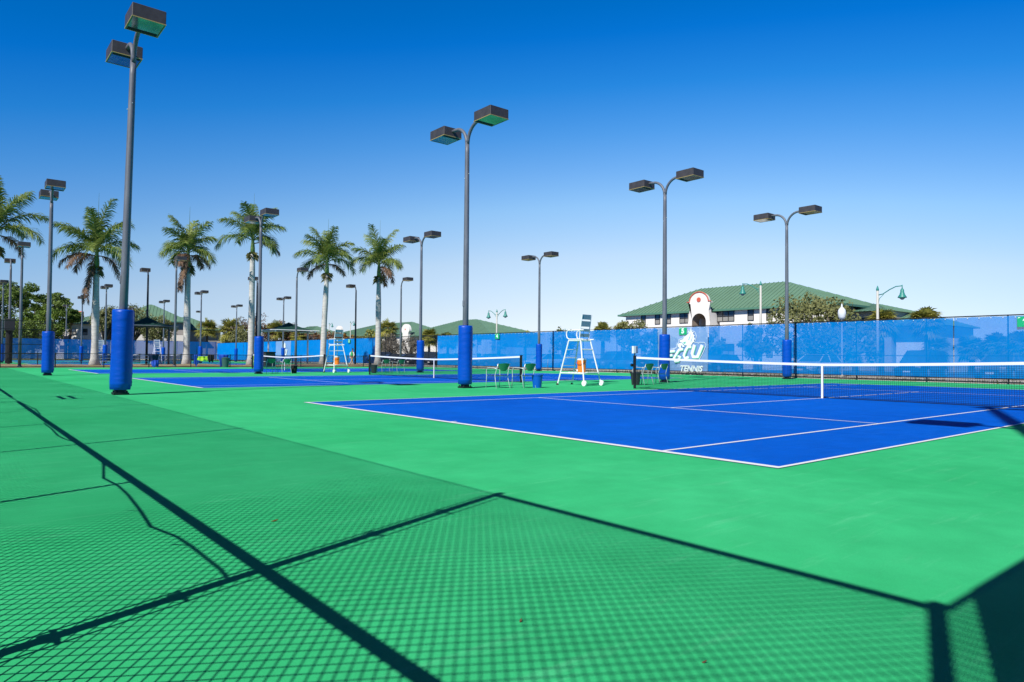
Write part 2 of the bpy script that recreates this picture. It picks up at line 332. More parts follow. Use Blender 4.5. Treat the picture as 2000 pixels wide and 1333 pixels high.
# back (far) fence along Y=30.4
YF = 30.4
bf = empty('windscreen_fence', (-24, YF, 0), 0, 'long black chain-link fence with blue mesh windscreen along the far ends of the courts', 'fence')
def ff(x): return x+24
b = MB(); wires(b, ff(-64.5), ff(3.6), .05, 3.05, s=.075, r=.002, off=.05); b.build('mesh', BLK, bf)
b = MB(); wires(b, ff(-121.8), ff(-64.5), .05, 3.05, s=.2, r=.003, off=.05); b.build('mesh', BLK, bf)
x = 3.6
while x > -122:
    big = abs(x+16.2) < 1.5 or abs(x+34.9) < 1.5 or abs(x+64.4) < 1.4 or abs(x+52.2) < 1.5
    MB().tube([(ff(x), .06, 0), (ff(x), .06, 3.07)], .05 if big else .03, 8).build('post', BLK, bf); x -= 3.3
for z, r in ((3.07, .026), (1.25, .02), (.06, .02)): MB().tube([(ff(-122), .06, z), (ff(3.6), .06, z)], r, 8).build('top_rail' if z > 2 else ('mid_rail' if z > 1 else 'bottom_rail'), BLK, bf)
def panel(x0, x1, m, name='windscreen', par=bf, f=ff, y=0.0, z0=.25, z1=3.03):
    """cloth panel with shallow scalloped sag between its grommets"""
    b = MB(); n = max(8, int((x1-x0)/.25)); nz = 8; rr = random.Random(int(x0*10))
    ph = [rr.uniform(0, 6.28) for _ in range(4)]
    for i in range(n+1):
        for j in range(nz+1):
            x = x0+(x1-x0)*i/n; u = j/nz
            top = z1-.02*abs(math.sin(i*math.pi/3)); z = z0+(top-z0)*u
            d = .018*math.sin(x*2.1+ph[0]+u*2)+.012*math.sin(x*5.3+ph[1]-u*3)+.012*math.sin(u*7+x*.7+ph[2])
            b.v.append((f(x), y+d, z))
    b.f = [(i*(nz+1)+j, (i+1)*(nz+1)+j, (i+1)*(nz+1)+j+1, i*(nz+1)+j+1) for i in range(n) for j in range(nz)]
    return b.build(name, m, par, smooth=True)
edges = [3.5, -8.4, -21.85]
panel(-8.4, 3.5, SCR); panel(-21.85, -8.43, SCR)
panel(-36.5, -25.75, SCR); panel(-52.2, -36.53, SCR)
panel(-76.5, -64.4, SCR); panel(-88.6, -76.53, SCR); panel(-108, -94.2, SCR); panel(-121.8, -108.03, SCR)
panel(-94.17, -88.63, SCRL)
lp = panel(-25.72, -21.88, SCRL, 'printed_windscreen'); lp['label'] = 'pale blue windscreen panel with white bird emblem and lettering'
b = MB()
for i in range(120):
    x = 3.2-i*.46
    b.box((ff(x), -.03, 2.97), (.035, .01, .03))
b.build('grommet_row', WPT, bf)
# printed emblem and lettering (flat ink shapes a few mm proud of the panel)
E_head=[(-23.906,2.08),(-23.946,2.151),(-23.868,2.214),(-23.694,2.244),(-23.579,2.411),(-23.387,2.518),(-23.235,2.626),(-23.312,2.818),(-23.148,2.703),(-23.1,2.917),(-23.001,2.725),(-22.877,2.681),(-22.926,2.572),(-22.802,2.475),(-22.865,2.382),(-22.764,2.255),(-22.85,2.193),(-22.838,2.067),(-22.951,2.037),(-23.026,1.912),(-23.196,1.866),(-23.386,1.846),(-23.539,1.879),(-23.647,1.934),(-23.713,2.03)]
E_beak=[(-23.926,2.016),(-23.751,2.021),(-23.693,1.902),(-23.539,1.821),(-23.635,1.758),(-23.75,1.775),(-23.724,1.848),(-23.828,1.862),(-23.839,1.696),(-23.925,1.671),(-24.058,1.787),(-24.101,1.922),(-24.035,1.986)]
E_eye=[(-23.674,2.052),(-23.455,2.1),(-23.508,1.961),(-23.608,1.968)]
E_sl=[[(-23.28,2.199),(-23.054,2.654),(-23.14,2.197)],[(-23.102,2.102),(-22.903,2.509),(-22.988,2.101)],[(-23.31,1.946),(-22.895,2.194),(-23.158,1.913)]]
E_out=[(-24.913,1.571),(-24.713,1.619),(-24.316,1.682),(-24.167,1.762),(-24.16,1.923),(-24.023,2.082),(-24.004,2.242),(-23.694,2.333),(-23.579,2.554),(-23.369,2.661),(-23.388,2.883),(-23.198,2.799),(-23.104,2.971),(-22.99,2.794),(-22.784,2.695),(-22.671,2.441),(-22.738,2.192),(-22.819,2.042),(-22.566,2.039),(-22.522,1.964),(-22.466,2.047),(-22.088,2.043),(-21.964,1.856),(-22.189,1.408),(-22.482,.956)]
E_U=[(-22.819,1.895),(-22.998,1.345),(-22.93,1.141),(-22.594,1.142),(-22.245,1.874)]
E_C=[(-23.063,1.786),(-23.328,1.772),(-23.5,1.535),(-23.633,1.217),(-23.537,1.043),(-23.251,1.123)]
E_G=[(-23.692,1.647),(-24.002,1.584),(-24.236,1.279),(-24.413,1.021),(-24.314,.844),(-24.059,.879),(-23.904,1.152),(-24.099,1.167)]
E_F=[[(-24.336,1.521),(-24.893,1.457),(-25.113,.951)],[(-24.513,1.247),(-24.973,1.206)]]
def flat(b, pts, d): b.add([(ff(x), -d, z) for x, z in pts], [tuple(range(len(pts)))])
def stroke(b, pts, wd, d, dx=0, dz=0):
    P = [Vector((x+dx, z+dz)) for x, z in pts]; Lf = []; Rt = []
    for i, p in enumerate(P):
        t = (P[min(i+1, len(P)-1)]-P[max(i-1, 0)]).normalized(); n = Vector((-t.y, t.x))*wd/2; Lf.append(p+n); Rt.append(p-n)
    for i in range(len(P)-1): b.add([(ff(q.x), -d, q.y) for q in (Lf[i], Rt[i], Rt[i+1], Lf[i+1])], [(0, 1, 2, 3)])
bt = MB(); bw = MB(); bl = MB()
stroke(bw, E_out, .026, .055)
for s_, w_ in ((E_U, .21), (E_C, .17), (E_G, .155), (E_F[0], .15), (E_F[1], .13)):
    stroke(bt, s_, w_+.01, .060, .05, -.045); stroke(bw, s_, w_, .066)
flat(bw, E_head, .066); flat(bw, E_beak, .066); flat(bt, E_eye, .072)
for s_ in E_sl[:2]: flat(bl, [s_[0], s_[1], (s_[2][0]*.5+s_[0][0]*.5, s_[2][1])], .072)
bt.build('emblem_shadow', LTEAL, lp); bw.build('emblem', LWHITE, lp); bl.build('emblem_detail', LBLUE, lp)
upright(text_mb('TENNIS', .50, .02, .25), ff(-23.1), -.06, .38).build('lettering', LWHITE, lp)
# second printed panel far down the row
b = MB(); flat(b, [(x-67.6, z) for x, z in E_head], .055)
for s_, w_ in ((E_U, .26), (E_C, .22), (E_G, .2)): stroke(b, [(x-67.6, z) for x, z in s_], w_, .055)
b.build('emblem', LWHITE, bf)
# court number boards
def board(x, z, num, lab, w_=.6, h=.45):
    o = empty('number_sign', (x, YF-.1, z), 0, lab, 'sign', 'green court number boards on the far fence')
    MB().box((0, 0, 0), (w_, .02, h), bev=.006).build('board', SIGN, o)
    if num: upright(text_mb(num, h*.95, .02), 0, -.014, 0).build('numeral', LWHITE, o)
    b = MB()
    for sx, sz in ((-1, 1),):
        cx, cz = sx*w_*.38, sz*h*.39
        b.add([(cx-.05, -.013, cz-.025), (cx, -.013, cz-.01), (cx+.05, -.013, cz), (cx+.03, -.013, cz+.025), (cx-.02, -.013, cz+.02)], [(0, 1, 2, 3, 4)])
    b.build('bird_mark', LWHITE, o)
board(-23.67, 2.77, '5', 'green board with white 5 at the top of the pale emblem panel')
board(-42.85, 2.8, '4', 'green board with white 4 under the twin-armed street lamp')
board(-70.8, 2.75, '3', 'small pale green board behind the second umpire chair')
board(-5.62, 2.75, '6', 'green court number board cut off by the right edge of the photo')
board(-99.5, 2.75, '2', 'tiny pale green board at the top of the far left windscreen')
# left far side fence X=-122
lf = empty('windscreen_fence', (-122, 0, 0), 0, 'shaded blue windscreen fence closing off the far left courts under the trees', 'fence')
for i in range(13): MB().tube([(-.06, -7+i*3.1, 0), (-.06, -7+i*3.1, 3.3)], .04, 6).build('post', BLK, lf)
MB().tube([(-.06, -7, 3.3), (-.06, 30.4, 3.3)], .03, 6).build('top_rail', BLK, lf)
b = MB(); n = 80
for i in range(n+1):
    y = -14+44.4*i/n
    for j in range(5): b.v.append((.03*math.sin(y*2)+.03*math.sin(y*5+j), y, .25+(3.0-.0)*j/4))
b.f = [(i*5+j, (i+1)*5+j, (i+1)*5+j+1, i*5+j+1) for i in range(n) for j in range(4)]
b.build('windscreen', SCR_SHADED, lf, smooth=True)
# low fences either side of the strip, and the taller bit at the far left
def low(X, y0, y1, h, lab, every=3.05, s=.08, name='low_fence'):
    o = empty(name, (X, y0, 0), 0, lab, 'fence')
    b = MB(); wires(b, 0, y1-y0, .05, h-.02, s=s, r=.0028, along='y'); b.build('mesh', BLK, o)
    n = int((y1-y0)/every)
    for i in range(n+1): MB().tube([(0, i*every, 0), (0, i*every, h+.05)], .038, 8).build('post', BLK, o)
    for z in ((h, .06) if h < 2 else (h, h*.82, h*.5, h*.3, .06)): MB().tube([(0, 0, z), (0, y1-y0, z)], .025, 6).build('rail', BLK, o)
    return o
low(-55.9, .1, 30.2, 1.02, 'low black chain-link fence at the edge of the near courts, in front of the palms')
low(-55.9, -6.3, .1, 3.3, 'tall black chain-link fence section at the left edge of the photo', every=3.2, name='chain_link_fence')
low(-64.8, -6.3, 30.2, 1.02, 'low black chain-link fence along the further courts, beyond the palms')
# ------------------------------------------------------------ light poles
def arm_pts(s, z0=8.0):
    pts = []
    for i in range(9):
        a = i/8*math.pi/2; pts.append((s*(.03+.62*(1-math.cos(a))), 0, z0+.62*math.sin(a)))
    pts.append((s*.86, 0, z0+.62)); return pts
def make_pole(sides=(1, -1), pad=True, m=POLE):
    o = bpy.data.objects.new('light_pole', None); C.objects.link(o); o.empty_display_size = .1
    b = MB().tube([(0, 0, 0), (0, 0, 3), (0, 0, 6), (0, 0, 7.7), (0, 0, 8.05)], [.105, .095, .083, .075, .07], 14)
    b.build('pole', m, o, smooth=True)
    b = MB().box((0, 0, .03), (.34, .34, .05))
    for sx in (-1, 1):
        for sy in (-1, 1): b.tube([(sx*.13, sy*.13, .05), (sx*.13, sy*.13, .1)], .018, 6)
    b.lathe([(.15, .05), (.14, .12), (.11, .16)], n=12)
    b.build('base_plate', BLK if pad else m, o)
    b = MB(); b.tube([(.12, 0, 7.0), (-.12, 0, 7.0)], .01, 6); b.tube([(0, -.1, 6.85), (0, .0, 6.85)], .014, 6); b.build('bolt', ALU, o); MB().box((.0, -.098, 2.75), (.09, .02, .2), bev=.01).build('hand_hole_cover', m, o)
    if pad:
        b = MB(); n = 26; rr = random.Random(3)
        zs = [.12, .125, .3, .6, .9, 1.2, 1.5, 1.8, 1.98, 2.03, 2.035]
        vs = []
        for j, z in enumerate(zs):
            for k in range(n):
                a = 2*math.pi*k/n; r = .235*(1+.03*math.cos(4*a+.4))+.006*math.sin(3*a+z*3)+rr.uniform(-.002, .002)
                if j in (0, len(zs)-1): r = .11
                if j == 1 or j == len(zs)-2: r -= .012
                vs.append((r*math.cos(a), r*math.sin(a), z))
        b.add(vs, [(j*n+k, j*n+(k+1) % n, (j+1)*n+(k+1) % n, (j+1)*n+k) for j in range(len(zs)-1) for k in range(n)])
        pd = b.build('pad', PAD, o, smooth=True)
        b = MB(); b.box((.0, .243, 1.1), (.03, .012, 1.8))
        for i in range(9): b.box((0, .247, .3+i*.2), (.07, .012, .03))
        b.build('lacing', PAD, pd)
    for s in sides:
        MB().tube(arm_pts(s), .055, 10).build('arm', m, o, smooth=True)
        h = MB().box((s*1.27, 0, 8.60), (.86, .72, .30), bev=.012).build('lamp_head', HEAD, o)
        b = MB(); X0, X1 = s*1.27-.43, s*1.27+.43
        for (cx, cy, dx, dy) in ((s*1.27, -.355, .88, .018), (s*1.27, .355, .88, .018), (X0, 0, .018, .692), (X1, 0, .018, .692)): b.box((cx, cy, 8.446), (dx, dy, .018))
        b.build('trim', TRIM, h)
        ln_ = MB().box((s*1.27, 0, 8.447), (.80, .66, .006)).build('lens', LENS, h); MB().box((s*1.27-s*.32, 0, 8.4425), (.14, .64, .003)).build('baffle', BLKC, ln_)
    return o
P0 = make_pole()
P1 = make_pole((1,), False); P2 = make_pole((-1,), False, POLE_SHADED); P3 = make_pole((-1,), False)
for p in (P0, P1, P2, P3): p['category'] = 'light pole'
used = set()
def put(src, x, y, lab, grp, lean=(0, 0), rz=0, s=1, cat=None):
    o = src if src.name not in used else copy_tree(src); used.add(src.name)
    o.location = (x, y, 0); o.rotation_euler = (lean[0], lean[1], rz); o.scale = (s, s, s)
    tag(o, lab, cat, grp); return o
G1 = 'double-headed court lights with blue padded posts'
p_ = put(P0, -16.12, -2.6, 'tallest-looking double-headed court light, blue padded, nearest at the left of the photo', G1, lean=(-.014, .0115)); p_.scale = (1, 1, 1.045)
for x, y, lab in [(-14.95, 7.1, 'blue padded court light left of the green-backed chairs and blue bucket'),
    (-15.1, 17.55, 'blue padded court light behind the left end of the nearest net, by the emblem panel'),
    (-15.2, 27.7, 'blue padded court light standing near the far fence, rightmost in the photo'),
    (-35.1, 28.2, 'blue padded court light near the far fence, left of the nearest umpire chair'),
    (-34.0, 17.2, 'blue padded court light behind the left half of the middle net'),
    (-34.3, 7.15, 'blue padded court light in front of the tallest palm, left of the third net'),
    (-34.8, -2.35, 'blue padded court light at left, second in the line behind the nearest one'),
    (-85.5, 7.8, 'distant blue padded court light just left of the nearest pole, by the small umpire chair'),
    (-104, 7.9, 'distant blue padded court light left of the leftmost full palm trunk'),
    (-104.5, 18.0, 'distant blue padded court light seen through the left shade canopy'),
    (-85.5, 17.9, 'distant blue padded court light just right of the second full palm'),
    (-106, 28.6, 'distant blue padded court light in front of brown shrubs, left of the tallest palm'),
    (-86.5, 28.5, 'distant blue padded court light rising behind the right shade canopy'),
    (-88.5, -1.4, 'distant court light hard against the left edge of the photo')]:
    put(P0, x, y, lab, G1)
G2 = 'single-headed court lights along the low fence'
for x, y, lab in [(-56.6, -1.95, 'single-headed grey court light without padding at far left, head over the near courts'),
    (-56.6, 8.2, 'single-headed grey court light in front of the second full palm crown'),
    (-56.6, 18.2, 'single-headed grey court light in front of the right shade canopy'),
    (-56.6, 28.9, 'single-headed grey court light right of the palms, behind the middle net')]:
    put(P1, x, y, lab, G2)
for src, x, y, lab in [(P2, -64.2, 7.7, 'dark single-headed court light carrying the left shade canopy between the first palms'),
    (P2, -64.2, 27.8, 'dark single-headed court light behind the person in the green vest'),
    (P2, -64.2, 17.3, 'dark single-headed court light half hidden behind the tallest palm trunk'),
    (P3, -65.2, -2.1, 'single-headed court light at far left with a dark control box on its post'),
    (P3, -124, 8.4, 'small distant single-headed light beyond the far left windscreen'),
    (P3, -124, 28.2, 'small distant single-headed light beyond the far left windscreen, right of the second palm'),
    (P3, -124, 17.6, 'small distant single-headed light beyond the oaks near the green roof')]:
    o = put(src, x, y, lab, 'single-headed court lights beyond the palms')
    if y == -2.1:
        MB().box((.15, .0, 3.3), (.5, .7, .95), bev=.03).build('control_box', DKGR, o); MB().tube([(0, 0, .2), (0, 0, 2.9)], .24, 12).build('sleeve', BLKC, o)
put(P3, 3.74, -2.33, 'court light just outside the right edge, its head shadow lying on the blue court', 'single-headed court lights beyond the palms')
up = empty('shadow_pole', (4.75, -5.6, 0), 0, 'unseen added pole with crossarm outside the right edge, shading the right end of the net', 'shadow caster')  # made-up unseen pole, added for the bar shadows by the net
MB().tube([(0, 0, 0), (0, 0, 16.9)], [.17, .12], 10).build('pole', BARK, up, smooth=True); MB().box((1.2, 0, 16.5), (3.0, .12, .26)).build('crossarm', BARK, up)
# ------------------------------------------------------------ nets
def make_net(s=.046, r=.0032):
    """local origin: middle of net line, x along the net"""
    o = bpy.data.objects.new('tennis_net', None); C.objects.link(o); o.empty_display_size = .1
    hw = 6.40
    def top(x): a = abs(x)/hw; return .914+(1.07-.914)*a*a*.5+(1.07-.914)*a*.5
    for sx in (-1, 1):
        b = MB().tube([(sx*hw, 0, 0), (sx*hw, 0, 1.09)], .045, 10); b.box((sx*hw, 0, 1.095), (.1, .1, .02)); b.box((sx*hw, -.04, .62), (.03, .05, .9))
        p = b.build('net_post', BLK, o)
        if sx < 0: MB().tube([(-hw-.05, -.04, .78), (-hw-.12, -.04, .78)], .05, 10).build('crank', BLK, p)
    b = MB(); n = int(2*hw/s)
    for i in range(n+1):
        x = -hw+i*s; b.tube([(x, 0, .03), (x, 0, top(x)-.03)], r, 3, cap=False)
    k = 22
    for j in range(k):
        u = .03+j*(.90/k)
        pts = [(x, .0, .02+(top(x)-.05)*(u/.92)) for x in [-hw+i*hw/10 for i in range(21)]]
        b.tube(pts, r, 3, cap=False)
    b.tube([(x, .0, .02) for x in (-hw, hw)], .008, 4)
    b.build('mesh', BLK, o)
    b = MB()
    xs = [-hw+.08+i*(2*hw-.16)/48 for i in range(49)]
    for i, x in enumerate(xs):
        t = top(x); q = .004*math.sin(i*1.7)
        b.v += [(x, -.012+q, t-.065), (x, -.012+q, t), (x, .012+q, t), (x, .012+q, t-.065)]
    for i in range(48):
        for k2 in range(4): b.f.append((i*4+k2, i*4+(k2+1) % 4, i*4+4+(k2+1) % 4, i*4+4+k2))
    b.build('tape', WPT, o)
    MB().box((0, 0, .455), (.05, .03, .91)).build('centre_strap', WPT, o)
    return o
n1 = make_net(); n1.location = (NX[0]-W_/2, 11.885, 0); tag(n1, 'nearest tennis net, crossing the blue court at right', 'tennis net', 'tennis nets')
for x, lab in ((NX[1], 'middle tennis net, behind the second padded pole and two green-backed chairs'), (NX[2], 'third tennis net, behind the small umpire chair with orange cooler'),
    (NX[3], 'distant net behind the low fence, right of the second palm trunk'), (NX[4], 'distant net behind the left shade canopy post'), (NX[5], 'most distant net, low behind the leftmost palms')):
    c = copy_tree(n1); c.location = (x-W_/2, 11.885, 0); tag(c, lab)
sb = empty('score_box', (-11.9, 11.9, 1.1), .2, 'small clear and white box on top of the nearest net post', 'score box')
MB().tube([(0, 0, 0), (0, 0, .08)], .02, 6).build('bracket', BLK, sb); MB().box((0, 0, .2), (.16, .14, .24), bev=.01).build('box', GRYF, sb); MB().box((-.03, -.076, .2), (.06, .01, .24)).build('card', WPT, sb)
# ------------------------------------------------------------ umpire chairs
def make_umpire():
    o = bpy.data.objects.new('umpire_chair', None); C.objects.link(o); o.empty_display_size = .1
    f = {(-1, -1): (-.72, -.42), (-1, 1): (-.72, .42), (1, -1): (.62, -.5), (1, 1): (.62, .5)}
    t = {(-1, -1): (-.3, -.28), (-1, 1): (-.3, .28), (1, -1): (.27, -.28), (1, 1): (.27, .28)}
    def at(k, z): a = z/1.65; return (f[k][0]*(1-a)+t[k][0]*a, f[k][1]*(1-a)+t[k][1]*a, z)
    for k in f: 
        l = MB().tube([at(k, .06 if k[0] > 0 else .0), at(k, 1.65)], .026, 8).build('leg', WPT, o)
        p = at(k, 0)
        if k[0] < 0: MB().lathe([(.05, 0), (.04, .04), (.03, .07)], (p[0], p[1], 0), 10).build('foot', RUB, l)
        else:
            b = MB().tube([(p[0]+.0, p[1]-.03*1, .1), (p[0], p[1]+.03, .1)], .1, 16); b.tube([(p[0], p[1]-.04, .1), (p[0], p[1]+.04, .1)], .03, 8); b.build('wheel', WPT, l)
    for z in (.16, .72, 1.02, 1.32):
        b = MB(); a, c = Vector(at((-1, -1), z)), Vector(at((-1, 1), z)); b.box((a+c)/2, (.07, (c-a).length, .028)); b.build('rung', ALU if z < 1 else WPT, o)
    for z, ks in ((.45, (((-1, -1), (1, -1)), ((-1, 1), (1, 1)), ((1, -1), (1, 1)))), (1.32, (((1, -1), (1, 1)),)), (1.65, (((-1, -1), (1, -1)), ((-1, 1), (1, 1)), ((1, -1), (1, 1)), ((-1, -1), (-1, 1))))):
        for a, c in ks: MB().tube([at(a, z), at(c, z)], .024, 8).build('brace', WPT, o)
    b = MB()
    for i in range(6): b.box((-.2+i*.16, 0, .478), (.11, .72, .02))
    b.build('shelf', WPT, o)
    b = MB()
    for i in range(5): b.box((-.24+i*.115, 0, 1.69), (.095, .52, .02))
    b.build('seat', WPT, o)
    for sy in (-1, 1):
        y = sy*.27; MB().tube([(.2, y, 1.66), (.24, y, 2.1), (.33, y, 2.6)], .02, 8).build('back_frame', WPT, o)
        b = MB().tube([(.42, y*1.1, 2.03), (-.3, y*1.1, 2.03), (-.38, y*1.1, 1.98), (-.4, y*1.1, 1.88), (-.37, y*1.1, 1.76), (-.28, y*1.1, 1.70), (.42, y*1.1, 1.69)], .022, 8); b.build('armrest', WPT, o)
    b = MB()
    for z0, z1 in ((1.78, 1.90), (1.98, 2.08), (2.16, 2.36), (2.42, 2.6)):
        xx0 = .2+(z0-1.66)*.13; xx1 = .2+(z1-1.66)*.13
        b.add([(xx0, -.26, z0), (xx0, .26, z0), (xx1, .26, z1), (xx1, -.26, z1), (xx0+.012, -.26, z0), (xx0+.012, .26, z0), (xx1+.012, .26, z1), (xx1+.012, -.26, z1)], [(0, 3, 2, 1), (4, 5, 6, 7), (0, 1, 5, 4), (2, 3, 7, 6), (1, 2, 6, 5), (3, 0, 4, 7)])
    b.build('backrest', GRYF, o)
    return o
def cooler(x, y, z, lab):
    o = empty('drinks_cooler', (x, y, z), .4, lab, 'cooler', 'orange coolers on the umpire chairs')
    b = MB().lathe([(.145, 0), (.15, .02), (.165, .40), (.17, .41), (.17, .44)], n=20); b.build('body', ORG, o, smooth=False)
    b = MB().lathe([(.172, .44), (.172, .48), (.12, .5)], n=20); b.build('lid', WPT, o)
    b = MB().tube([(-.15, -.09, .36), (-.1, -.18, .30), (0, -.2, .28), (.1, -.18, .33), (.15, -.09, .36)], .012, 6); b.build('handle', REDP, o)
    MB().box((-.12, -.12, .07), (.05, .06, .07)).build('tap', WPT, o)
U1 = make_umpire(); U1.location = (-14.75, 12.15, 0); U1.rotation_euler.z = .1
tag(U1, 'nearest tall white umpire chair on wheels, left of the nearest net', 'umpire chair', 'umpire chairs beside the nets')
for x, y, rz, lab in ((-35.7, 12.3, .1, 'white umpire chair at the left end of the middle net, right of a palm trunk'), (-77.5, 11.4, 3.05, 'small white umpire chair beyond the low fence, under the left shade canopy'), (-86, 7.45, 3.1, 'tiny white umpire chair beside the trunk of the leftmost full palm')):
    c = copy_tree(U1); c.location = (x, y, 0); c.rotation_euler.z = rz; tag(c, lab)
cooler(-14.6, 12.1, .49, 'orange cooler with white lid on the nearest umpire chair')
cooler(-35.6, 12.3, .49, 'orange cooler on the umpire chair by the middle net')
# ------------------------------------------------------------ patio chairs, bins
def make_chair():
    o = bpy.data.objects.new('patio_chair', None); C.objects.link(o); o.empty_display_size = .1
    for sy in (-1, 1):
        y = sy*.27
        MB().tube([(-.27, y, 0), (-.24, y, .36), (-.25, y, .58), (-.2, y, .655), (-.1, y, .67), (.2, y, .66), (.3, y*.9, .64)], .013, 8).build('leg', ALU, o, smooth=True)
        MB().tube([(.33, y, 0), (.24, y*.95, .3), (.22, y*.95, .42), (.28, y*.9, .6), (.36, y*.85, .80)], .013, 8).build('leg', ALU, o, smooth=True)
    MB().tube([(-.24, -.27, .40), (-.24, .27, .40)], .011, 6).build('brace', ALU, o); MB().tube([(.22, -.26, .40), (.22, .26, .40)], .011, 6).build('brace', ALU, o)
    b = MB(); n = 8
    for i in range(n+1):
        x = -.24+.48*i/n
        for j in range(5): y = -.25+.5*j/4; b.v.append((x, y, .41-.03*(1-((j-2)/2)**2)*(1-((i-4)/4)**2)))
    b.f = [(i*5+j, i*5+j+1, (i+1)*5+j+1, (i+1)*5+j) for i in range(n) for j in range(4)]; b.build('seat', DKGR, o, smooth=True)
    b = MB()
    for i in range(6):
        z = .57+.25*i/5
        wd = .09+.18*(i/5)**.7
        for j in range(9):
            y = -wd+2*wd*j/8; b.v.append((.25+(z-.45)*.28+.06*(1-(y/.26)**2)*1, y, z-(.03*(y/.26)**2 if i == 5 else 0)))
    b.f = [(i*9+j, i*9+j+1, (i+1)*9+j+1, (i+1)*9+j) for i in range(5) for j in range(8)]; b.build('backrest', GRNP, o, smooth=True)
    return o
CH = make_chair(); CH['category'] = 'chair'
GC = 'green-backed aluminium chairs beside the nets'
for i, (x, y, rz, lab) in enumerate([(-14.45, 8.05, -.05, 'green-backed metal chair, left of the pair beside the blue bucket'), (-14.2, 8.95, .02, 'green-backed metal chair touching the blue bucket'),
    (-13.95, 14.75, .0, 'green-backed chair just behind the nearest net post and black bin'), (-14.2, 15.95, .05, 'green-backed chair seen through the nearest net, beside the padded pole'),
    (-33.9, 14.55, 0, 'green-backed chair behind the middle net post, beside the black bin'), (-33.7, 15.45, .05, 'green-backed chair through the middle net, right of its neighbour'),
    (-34.9, 7.95, 0, 'green-backed chair right beside the padded pole in front of the charcoal bin'), (-34.6, 8.7, .05, 'green-backed chair left of the small black bin by the third net')]):
    put(CH, x, y, lab, GC, rz=rz)
def bucket(x, y, m, lab, s=1, name='bucket'):
    o = empty(name, (x, y, 0), 0, lab, 'bin'); o.scale = (s, s, s)
    b = MB().lathe([(.14, 0), (.185, .40), (.2, .405), (.2, .43), (.185, .43), (.18, .41), (.14, .03)], n=20); b.build('body', m, o)
    MB().lathe([(.2, .425), (.205, .43), (.205, .445), (.19, .45)], n=20).build('rim', m, o)
bucket(-13.95, 9.35, BKT, 'bright blue bucket beside the green-backed chairs')
bucket(-13.95, 14.35, DKGR, 'black bin behind the nearest net post', 1.05, 'waste_bin'); bucket(-34.0, 13.95, DKGR, 'black bin behind the left post of the middle net', 1.1, 'waste_bin')
bucket(-34.6, 9.25, BLKC, 'small black bin right of the chairs by the third net', 1.0, 'waste_bin')
gb = empty('wheeled_bin', (-55.2, 15.15, 0), .4, 'tall charcoal bin against the low fence behind the third net', 'bin')
MB().box((0, 0, .62), (.8, 1.1, 1.2), bev=.05).build('body', DKGR, gb); MB().box((0, 0, 1.27), (.86, 1.16, .1), bev=.03).build('lid', BLKC, gb); MB().box((.45, 0, .9), (.02, .3, .06)).build('handle', GRYF, gb)
g2 = empty('waste_bin', (-55.3, 11.75, 0), .2, 'green grey bin at the foot of the low fence under the blue jacket', 'bin')
MB().lathe([(.24, 0), (.3, .7), (.32, .72), (.28, .78)], n=14).build('body', BIN, g2); MB().lathe([(.33, .72), (.33, .76), (.1, .84)], n=14).build('lid', BIN, g2)
# cloth things hung on the low fence
def cloth(x, y, z, wd, ht, m, name, lab, cat, legs=0, seed=1, th=.10):
    rr = random.Random(seed); b = MB(); n = 10; k = 8
    for i in range(n+1):
        for j in range(k+1):
            u, v = i/n, j/k; yy = (u-.5)*wd*(1-.18*v+.1*math.sin(seed+v*5)); zz = -v*ht*(1+.12*math.sin(u*9+seed))
            b.v.append((th*.5*math.sin(math.pi*u)*(.6+.4*math.sin(v*4+seed))+.03*math.sin(u*17+seed)+.02, yy, zz))
    b.f = [(i*(k+1)+j, i*(k+1)+j+1, (i+1)*(k+1)+j+1, (i+1)*(k+1)+j) for i in range(n) for j in range(k) if not (legs and j > k*.5 and i == n//2)]
    m0 = len(b.v); bk = [(-.05, v[1], v[2]*.8) for v in b.v]; f0 = list(b.f); b.v += bk; b.f += [tuple(i+m0 for i in reversed(f)) for f in f0]
    for e in range(n): b.f.append((e*(k+1), (e+1)*(k+1), (e+1)*(k+1)+m0, e*(k+1)+m0))
    o = b.build(name, m, smooth=True); o.location = (x, y, z); tag(o, lab, cat); return o
X_ = -55.82
cloth(X_, 6.5, 1.0, .75, .55, NAVY, 'kit_bag', 'navy bag slung over the low fence below the small umpire chair', 'bag', seed=2, th=.35)
cloth(X_+.05, 6.6, .55, .55, .5, ROY, 'towel', 'royal blue towel hanging out under the navy bag on the low fence', 'towel', seed=5, th=.3)
cloth(X_, 9.6, 1.02, .35, .85, ROY, 'trousers', 'blue garment hung left of the lime shirt on the low fence', 'clothing', seed=3)
cloth(X_, 10.05, .88, .95, .34, LIME, 'sports_shirt', 'lime yellow shirt draped on the low fence', 'clothing', seed=4, th=.2)
cloth(X_, 10.75, 1.03, .5, .6, BLKC, 'jacket', 'black jacket on the low fence right of the lime shirt', 'clothing', seed=6)
cloth(X_, 11.75, 1.05, .75, .95, ROY, 'track_jacket', 'royal blue jacket hanging on the low fence above the green grey bin', 'clothing', legs=1, seed=7, th=.3)
rq = empty('racket_bag', (-55.75, 14.2, 0), 0, 'lime green and white racket cover hanging left of the padded pole on the low fence', 'bag')
b = MB(); b.lathe([(.02, -.42), (.14, -.3), (.19, 0), (.14, .3), (.02, .42)], (0, 0, 0), 16); b.v = [(x*.35, y, z+.55) for x, y, z in b.v]; b.build('cover', LIME, rq, smooth=True); MB().box((.08, 0, .5), (.02, .1, .14)).build('patch', WPT, rq)
